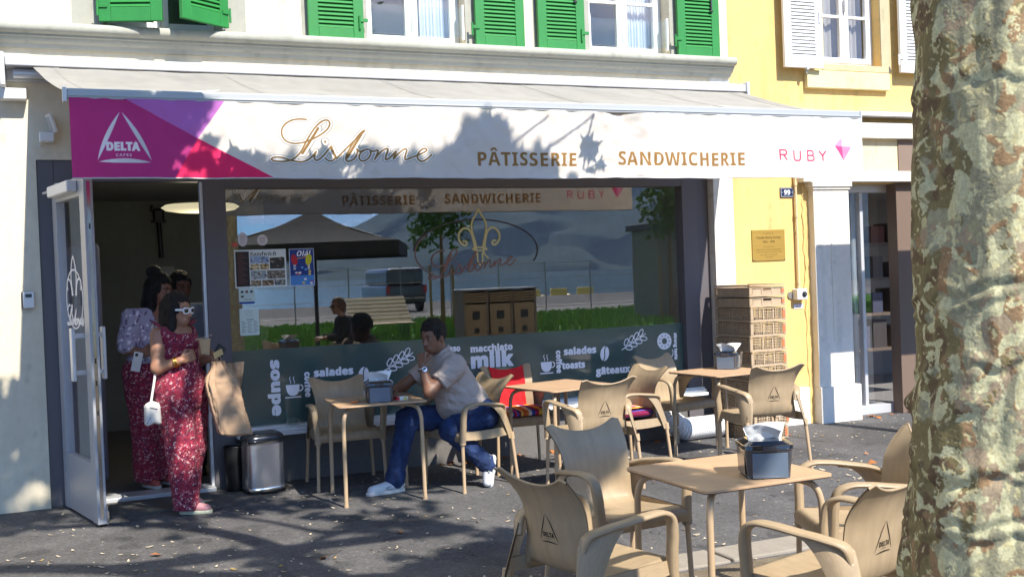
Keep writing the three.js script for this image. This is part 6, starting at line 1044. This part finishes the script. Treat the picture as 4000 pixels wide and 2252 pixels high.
// ---------- the lakeside behind the camera, mirrored in the shop window ----------
{
  const lakeG = new THREE.PlaneGeometry(9000, 6000).rotateX(-Math.PI / 2).translate(1500, -0.6, 3055); boxUV(lakeG, 0.06);
  struct('lake', lakeG, phys({ color: lin(0.02, 0.09, 0.12), roughness: 0.10, bumpMap: scaled(mottle, 3), bumpScale: 0.03 }));
  // mountains across the lake
  const ridge = (x) => 62 + 135 * sst(520, 1060, x) + 110 * sst(1000, 1320, x) + 420 * sst(1250, 3200, x) + 14 * n2(x * 0.004, 1) + 9 * n2(x * 0.012, 4) + 4 * n2(x * 0.05, 2) + 150 * sst(-600, -2500, x);
  const hg = grid(260, 40, (u, v) => { const x = lerp(-5000, 7500, u), t = v, h = ridge(x); return [x, -3 + h * t ** 0.85 + (t > 0.02 && t < 0.98 ? (0.05 * h) * n2(x * 0.005, t * 5) + 5 * n2(x * 0.02, t * 14) : 0), 3000 + 900 * t + 120 * n2(x * 0.003, t * 3)]; });
  struct('mountain', hg, std({ color: lin(0.035, 0.07, 0.045), roughness: 1, side: THREE.DoubleSide }));
  // lawn strip and quay road
  const gm = dataTex(256, 256, (u, v) => { const g = 0.8 + 0.2 * tn(u, v, 8) + 0.25 * (rnd() - 0.5); return [g * 0.75, g, g * 0.45]; });
  struct('lawn', boxUV(new THREE.PlaneGeometry(46, 12.5).rotateX(-Math.PI / 2).translate(22, 0.03, 22.3), 0.8), std({ color: lin(0.20, 0.38, 0.07), map: gm, roughness: 1, bumpMap: scaled(fine, 1), bumpScale: 0.06 }));
  const bl = new THREE.BufferGeometry(); bl.setAttribute('position', new THREE.Float32BufferAttribute([-0.02, 0, 0, 0.02, 0, 0, 0.01, 0.14, 0.03, -0.02, 0, 0.01, 0.02, 0, -0.01, -0.03, 0.12, -0.02], 3)); bl.computeVertexNormals();
  const N = 9000, im = new THREE.InstancedMesh(bl, std({ color: 0xffffff, roughness: 1, side: THREE.DoubleSide }), N), m = new THREE.Matrix4(), q = new THREE.Quaternion();
  for (let i = 0; i < N; i++) { q.setFromAxisAngle(V(0, 1, 0), rr(0, 6.3)); const k = rr(0.6, 1.5); im.setMatrixAt(i, m.compose(V(rr(4, 26), 0.03, rr(16.1, 28)), q, V(k * 1.6, k, k * 1.6))); const t = rr(0.7, 1.3); im.setColorAt(i, lin(0.16 * t, 0.32 * t, 0.045 * t)); }
  im.name = numbered('grass'); scene.add(tag(im, 'rough green lakeside grass mirrored in the window', 'grass', null, 'stuff'));
  struct('quay_path', boxUV(new THREE.PlaneGeometry(90, 9).rotateX(-Math.PI / 2).translate(30, 0.02, 33.5), 0.3), std({ color: lin(0.22, 0.215, 0.21), roughness: 0.9, map: weather }));
}
{
  const o = thing('large_parasol', 'large charcoal square parasol mirrored in the shop window', 'parasol', [4.75, 0, 12.2], 0.35), dk = fabric(lin(0.035, 0.036, 0.040)), H = 1.75;
  put('pole', rod([0, 0, 0], [0, 2.95, 0], 0.04), M.darkMetal, o); put('base', bx(-0.45, 0.45, 0, 0.12, -0.45, 0.45, 0.02), M.darkMetal, o);
  const cg = merged([0, 1, 2, 3].map((k) => grid(10, 8, (u, v) => { const a = (k * Math.PI) / 2 + Math.PI / 4, b = a + Math.PI / 2, R = H * 1.414, p = [lerp(Math.sin(a), Math.sin(b), u) * R * (1 - v), lerp(Math.cos(a), Math.cos(b), u) * R * (1 - v)]; return [p[0], lerp(2.28, 2.98, v) - 0.10 * Math.sin(v * Math.PI), p[1]]; })));
  M.parasol = dk; dk.side = THREE.DoubleSide; put('canopy', cg, dk, o);
  put('valance', merged([[-H, -H, H, -H], [H, -H, H, H], [H, H, -H, H], [-H, H, -H, -H]].map(([a, b, c, d]) => grid(24, 4, (u, v) => [lerp(a, c, u), 2.28 - 0.26 * v, lerp(b, d, u) + 0.012 * Math.sin(u * 30) * v]))), dk, o);
  for (let k = 0; k < 4; k++) { const a = (k * Math.PI) / 2 + Math.PI / 4; put('rib', rod([0, 2.85, 0], [Math.sin(a) * H * 1.38, 2.24, Math.cos(a) * H * 1.38], 0.014), M.darkMetal, o); }
}
{
  const o = thing('slatted_bench', 'pale slatted wooden bench on the lawn mirrored in the window', 'bench', [7.65, 0, 17.6], Math.PI + 0.06), wd = std({ color: lin(0.80, 0.70, 0.50), roughness: 0.7, map: hplMap });
  for (let k = 0; k < 7; k++) { const t = k / 6; put('back_slat', bx(-0.80, 0.80, -0.015, 0.015, -0.055, 0.055, 0.006).rotateX(0.69), wd, o).position.set(0, 0.47 + 0.58 * t, -0.20 - 0.70 * t); }
  for (let k = 0; k < 5; k++) put('seat_slat', bx(-0.80, 0.80, 0.42, 0.45, -0.16 + 0.10 * k, -0.08 + 0.10 * k, 0.006), wd, o);
  for (const x of [-0.6, 0.6]) put('leg_frame', merged([bx(x - 0.02, x + 0.02, 0, 0.42, 0.22, 0.26), bx(x - 0.02, x + 0.02, 0, 0.45, -0.2, -0.16), bx(x - 0.02, x + 0.02, 0.39, 0.42, -0.2, 0.26), rod([x, 0.40, -0.19], [x, 1.02, -0.93], 0.02), rod([x, 0, -0.6], [x, 0.72, -0.55], 0.02)]), M.darkMetal, o);
}
{
  const o = thing('recycling_station', 'timber clad recycling station with slatted openings mirrored in the window', 'recycling bin', [9.05, 0, 13.4], Math.PI + 0.02), wd = std({ color: lin(0.62, 0.46, 0.26), roughness: 0.75, map: hplMap });
  const fr = std({ color: lin(0.30, 0.24, 0.16), roughness: 0.7 }); put('back_panel', bx(-0.86, 0.86, 0.1, 1.22, -0.30, -0.28), fr, o);
  put('corner_post', merged([-0.86, -0.29, 0.29, 0.82].map((x) => bx(x, x + 0.05, 0, 1.24, -0.3, 0.3))), fr, o); put('roof', bx(-0.9, 0.9, 1.24, 1.27, -0.34, 0.34, 0.004), std({ color: lin(0.35, 0.35, 0.36), roughness: 0.4, metalness: 0.4 }), o);
  for (let b = 0; b < 3; b++) { const x = -0.80 + b * 0.57; for (let k = 0; k < 4; k++) put('slat', bx(x, x + 0.48, 0.98 + k * 0.055, 1.015 + k * 0.055, 0.28, 0.30, 0.004), wd, o); const d = put('door_panel', bx(x, x + 0.48, 0.10, 0.93, 0.275, 0.298, 0.006), wd, o); put('pictogram', merged([bx(x + 0.15, x + 0.33, 0.60, 0.78, 0.298, 0.301), bx(x + 0.18, x + 0.30, 0.30, 0.42, 0.298, 0.301)]), std({ color: lin(0.05, 0.06, 0.05), roughness: 0.7 }), d); }
}
function youngTree(label, x, z, h, cy, rx, ry, n) {
  const o = thing('young_tree', label, 'tree', [x, 0, z], 0, 'young lakeside trees');
  put('trunk', rod([0, 0, 0], [0.05, h * 0.8, 0], 0.07, 0.03), std({ color: lin(0.22, 0.14, 0.07), roughness: 0.9 }), o);
  for (const s of [-1, 1]) put('support_post', rod([s * 0.35, 0, 0], [s * 0.35, 1.9, 0], 0.04), std({ color: lin(0.32, 0.22, 0.10), roughness: 0.9 }), o);
  for (let k = 0; k < 6; k++) put('limb', rod([0.03, cy - ry * 0.6 + k * 0.2, 0], [Math.cos(k * 2.1) * rx * 0.7, cy - 0.1 + k * 0.22, Math.sin(k * 2.1) * rx * 0.7], 0.02, 0.006), std({ color: lin(0.2, 0.14, 0.08), roughness: 0.9 }), o);
  const im = new THREE.InstancedMesh(M.leafG, M.leafMat, n), q = new THREE.Quaternion(), m = new THREE.Matrix4(), cl = Array.from({ length: 26 }, () => V(rr(-1, 1), rr(-1, 1), rr(-1, 1)).normalize().multiplyScalar(rr(0.25, 0.85)));
  for (let i = 0; i < n; i++) { const c = cl[i % 26]; q.setFromEuler(new THREE.Euler(rr(-1.6, 0.3), rr(0, 6.3), rr(-0.6, 0.6))); const k = rr(0.7, 1.3); im.setMatrixAt(i, m.compose(V((c.x + rr(-0.3, 0.3)) * rx, cy + (c.y + rr(-0.3, 0.3)) * ry, (c.z + rr(-0.3, 0.3)) * rx), q, V(k, k, k))); const t = rr(0.8, 1.5); im.setColorAt(i, lin(t, t * 1.1, t)); }
  im.name = 'crown'; im.userData.kind = 'stuff'; im.castShadow = true; o.add(im);
}
youngTree('young staked tree beside the recycling station, mirrored in the window', 10.4, 20.8, 5, 3.5, 1.05, 1.5, 900);
youngTree('young tree beside the grey kiosk, mirrored in the window', 16.9, 18.8, 5, 3.3, 1.0, 1.2, 700);
{
  const o = thing('grey_kiosk', 'narrow grey kiosk with a flat dark roof mirrored in the window', 'kiosk', [17.9, 0, 20.4]);
  put('walls', bx(-0.9, 0.9, 0, 2.75, -0.8, 0.8, 0.02), std({ color: lin(0.26, 0.25, 0.24), roughness: 0.8, map: mottle }), o); put('roof', bx(-1.05, 1.05, 2.75, 2.95, -0.95, 0.95, 0.02), M.darkMetal, o); put('hatch', bx(-0.5, 0.5, 1.0, 2.0, -0.82, -0.8), M.midGrey, o);
}
{
  const o = thing('dark_van', 'dark van parked on the quay mirrored in the window', 'van', [14.7, 0, 40]), bd = phys({ color: lin(0.015, 0.017, 0.02), roughness: 0.3, clearcoat: 1 });
  put('body', bx(-0.95, 0.95, 0.35, 1.25, -2.2, 2.2, 0.15), bd, o); put('cabin', bx(-0.88, 0.88, 1.2, 2.0, -2.15, 1.7, 0.2), bd, o); put('rear_window', bx(-0.68, 0.68, 1.35, 1.85, -2.12, -2.095, 0.01), M.black, o);
  for (const x of [-0.88, 0.88]) { put('tail_light', bx(x - 0.07, x + 0.07, 0.85, 1.2, -2.215, -2.195), std({ color: lin(0.4, 0.01, 0.01), roughness: 0.3 }), o); for (const z of [-1.4, 1.4]) put('wheel', new THREE.CylinderGeometry(0.33, 0.33, 0.22, 24).rotateZ(Math.PI / 2).translate(x * 0.95, 0.33, z), M.black, o); }
}
scene.fog = new THREE.FogExp2(new THREE.Color().setRGB(0.42, 0.62, 0.95), 0.00014);
{
  const hull = std({ color: lin(0.70, 0.55, 0.10), roughness: 0.4 });
  for (let k = 0; k < 4; k++) { const o = thing('pedal_boat', ['yellow pedal boat moored nearest the grey kiosk', 'yellow pedal boat second from the grey kiosk', 'yellow pedal boat third from the grey kiosk', 'yellow pedal boat moored farthest from the grey kiosk'][k], 'boat', [29 + 2.1 * k, -0.55, 61], 0.2, 'yellow pedal boats at the quay'); for (const s of [-0.6, 0.6]) put('float', sweep([[s, 0.15, -1.6], [s, 0.1, -0.8], [s, 0.1, 0.8], [s, 0.25, 1.7]], oval(0.28, 0.2, 10), 16), hull, o); put('deck', bx(-0.8, 0.8, 0.28, 0.36, -1.3, 1.2, 0.03), M.whitePaint, o); put('seat', bx(-0.6, 0.6, 0.36, 0.9, -0.9, -0.6, 0.05), hull, o); }
  const f = thing('quay_fence', 'thin grey mesh fence along the quay mirrored in the window', 'fence', [0, 0, 30]), fm = std({ color: lin(0.3, 0.31, 0.32), roughness: 0.5, metalness: 0.5 });
  for (let k = 0; k < 16; k++) put('post', rod([4 + k * 2, 0, 0], [4 + k * 2, 2.0, 0], 0.025), fm, f);
  for (let k = 0; k < 4; k++) put('rail', rod([4, 0.2 + k * 0.58, 0], [34, 0.2 + k * 0.58, 0], 0.012), fm, f);
  const st = thing('shade_board', 'unseen board on two posts added behind the tree trunk to shade the pilaster', 'sign', [7.85, 0, 1.3]);  // unseen board, added to cast the rectangular shadow on the pilaster
  put('board', bx(-0.70, 0.75, 1.97, 3.01, -0.02, 0.02, 0.006), std({ color: lin(0.35, 0.30, 0.24), roughness: 0.7 }), st); for (const x of [-0.70, 0.62]) put('post', bx(x, x + 0.13, 0, 1.97, -0.04, 0.04, 0.006), M.darkMetal, st);
}

// a guest at a table beside the camera, mirrored in the pane
{
  copyOf(chairProto, 'tan armchair of the guest in black, mirrored in the window', [3.95, 0, 7.05], -70 * D);
  const g = thing('person', 'seated guest in a black jacket and sunglasses, mirrored in the window', 'person'), Sk = skin(lin(0.40, 0.22, 0.15)), h = headField([3.90, 1.20, 7.06], -1.9, 0.05, 0.98, true);
  const neck = [[3.96, 1.02, 7.05, 3.93, 1.13, 7.05, 0.05, 0.048]], torso = [[4.03, 0.56, 7.04, 3.99, 0.95, 7.05, 0.15, 0.13], [3.96, 0.98, 6.90, 3.98, 0.98, 7.20, 0.065, 0.065]];
  const arms = [[3.97, 0.97, 6.88, 3.88, 0.74, 6.85, 0.05, 0.043], [3.88, 0.74, 6.85, 3.66, 0.74, 6.92, 0.042, 0.03], [3.98, 0.97, 7.22, 3.90, 0.74, 7.27, 0.05, 0.043], [3.90, 0.74, 7.27, 3.68, 0.74, 7.2, 0.042, 0.03]], legs = [[4.02, 0.52, 6.95, 3.58, 0.52, 6.96, 0.09, 0.07], [3.58, 0.52, 6.96, 3.55, 0.08, 6.98, 0.062, 0.045], [4.02, 0.52, 7.14, 3.58, 0.52, 7.14, 0.09, 0.07], [3.58, 0.52, 7.14, 3.55, 0.08, 7.14, 0.062, 0.045]];
  buildSkin(g, [...neck, ...torso, ...arms, ...legs], [handBones([3.66, 0.74, 6.92], [-0.9, 0, 0.2], [0, -1, 0], 0.4, 1), handBones([3.68, 0.74, 7.2], [-0.9, 0, -0.2], [0, -1, 0], 0.4, -1)], h, Sk, neck); face(g, h, { noEyes: true });
  const [a, b] = sphereBounds(h, 0.16, 0.05); put('hair', isoMesh(hairCap(h, { len: 0.06, line: 0.03, top: 0.06 }), a, b, 0.008, 3), std({ color: lin(0.10, 0.055, 0.03), roughness: 0.6 }), g);
  put('sunglasses', merged([tube([h.place(-0.062, 0.004, 0.09), h.place(-0.034, -0.004, 0.107), h.place(0, 0.008, 0.108), h.place(0.034, -0.004, 0.107), h.place(0.062, 0.004, 0.09)], 0.014, 24, 8)]), M.black, g);
  const jb = [...fat(torso, 0.016), ...fat(arms, 0.014)], jf = field(jb, 0.03), [lo, hi] = boundsOf(jb, 0.03); put('jacket', isoMesh(cut(jf, [[0, 1, 0], 1.055], [[-1, 0, 0], -3.69]), lo, hi, 0.013), fabric(lin(0.012, 0.012, 0.014)), g);
  const lf = field(fat(legs, 0.014), 0.03), [ll, lh] = boundsOf(fat(legs, 0.014), 0.03); put('trousers', isoMesh(lf, ll, lh, 0.013), fabric(lin(0.02, 0.022, 0.03)), g);
  for (const z of [6.98, 7.14]) shoe('shoe', g, [3.62, 0, z], [3.38, 0, z], [0, 1, 0], [M.black, M.black]);
}
renderer.render(scene, camera);
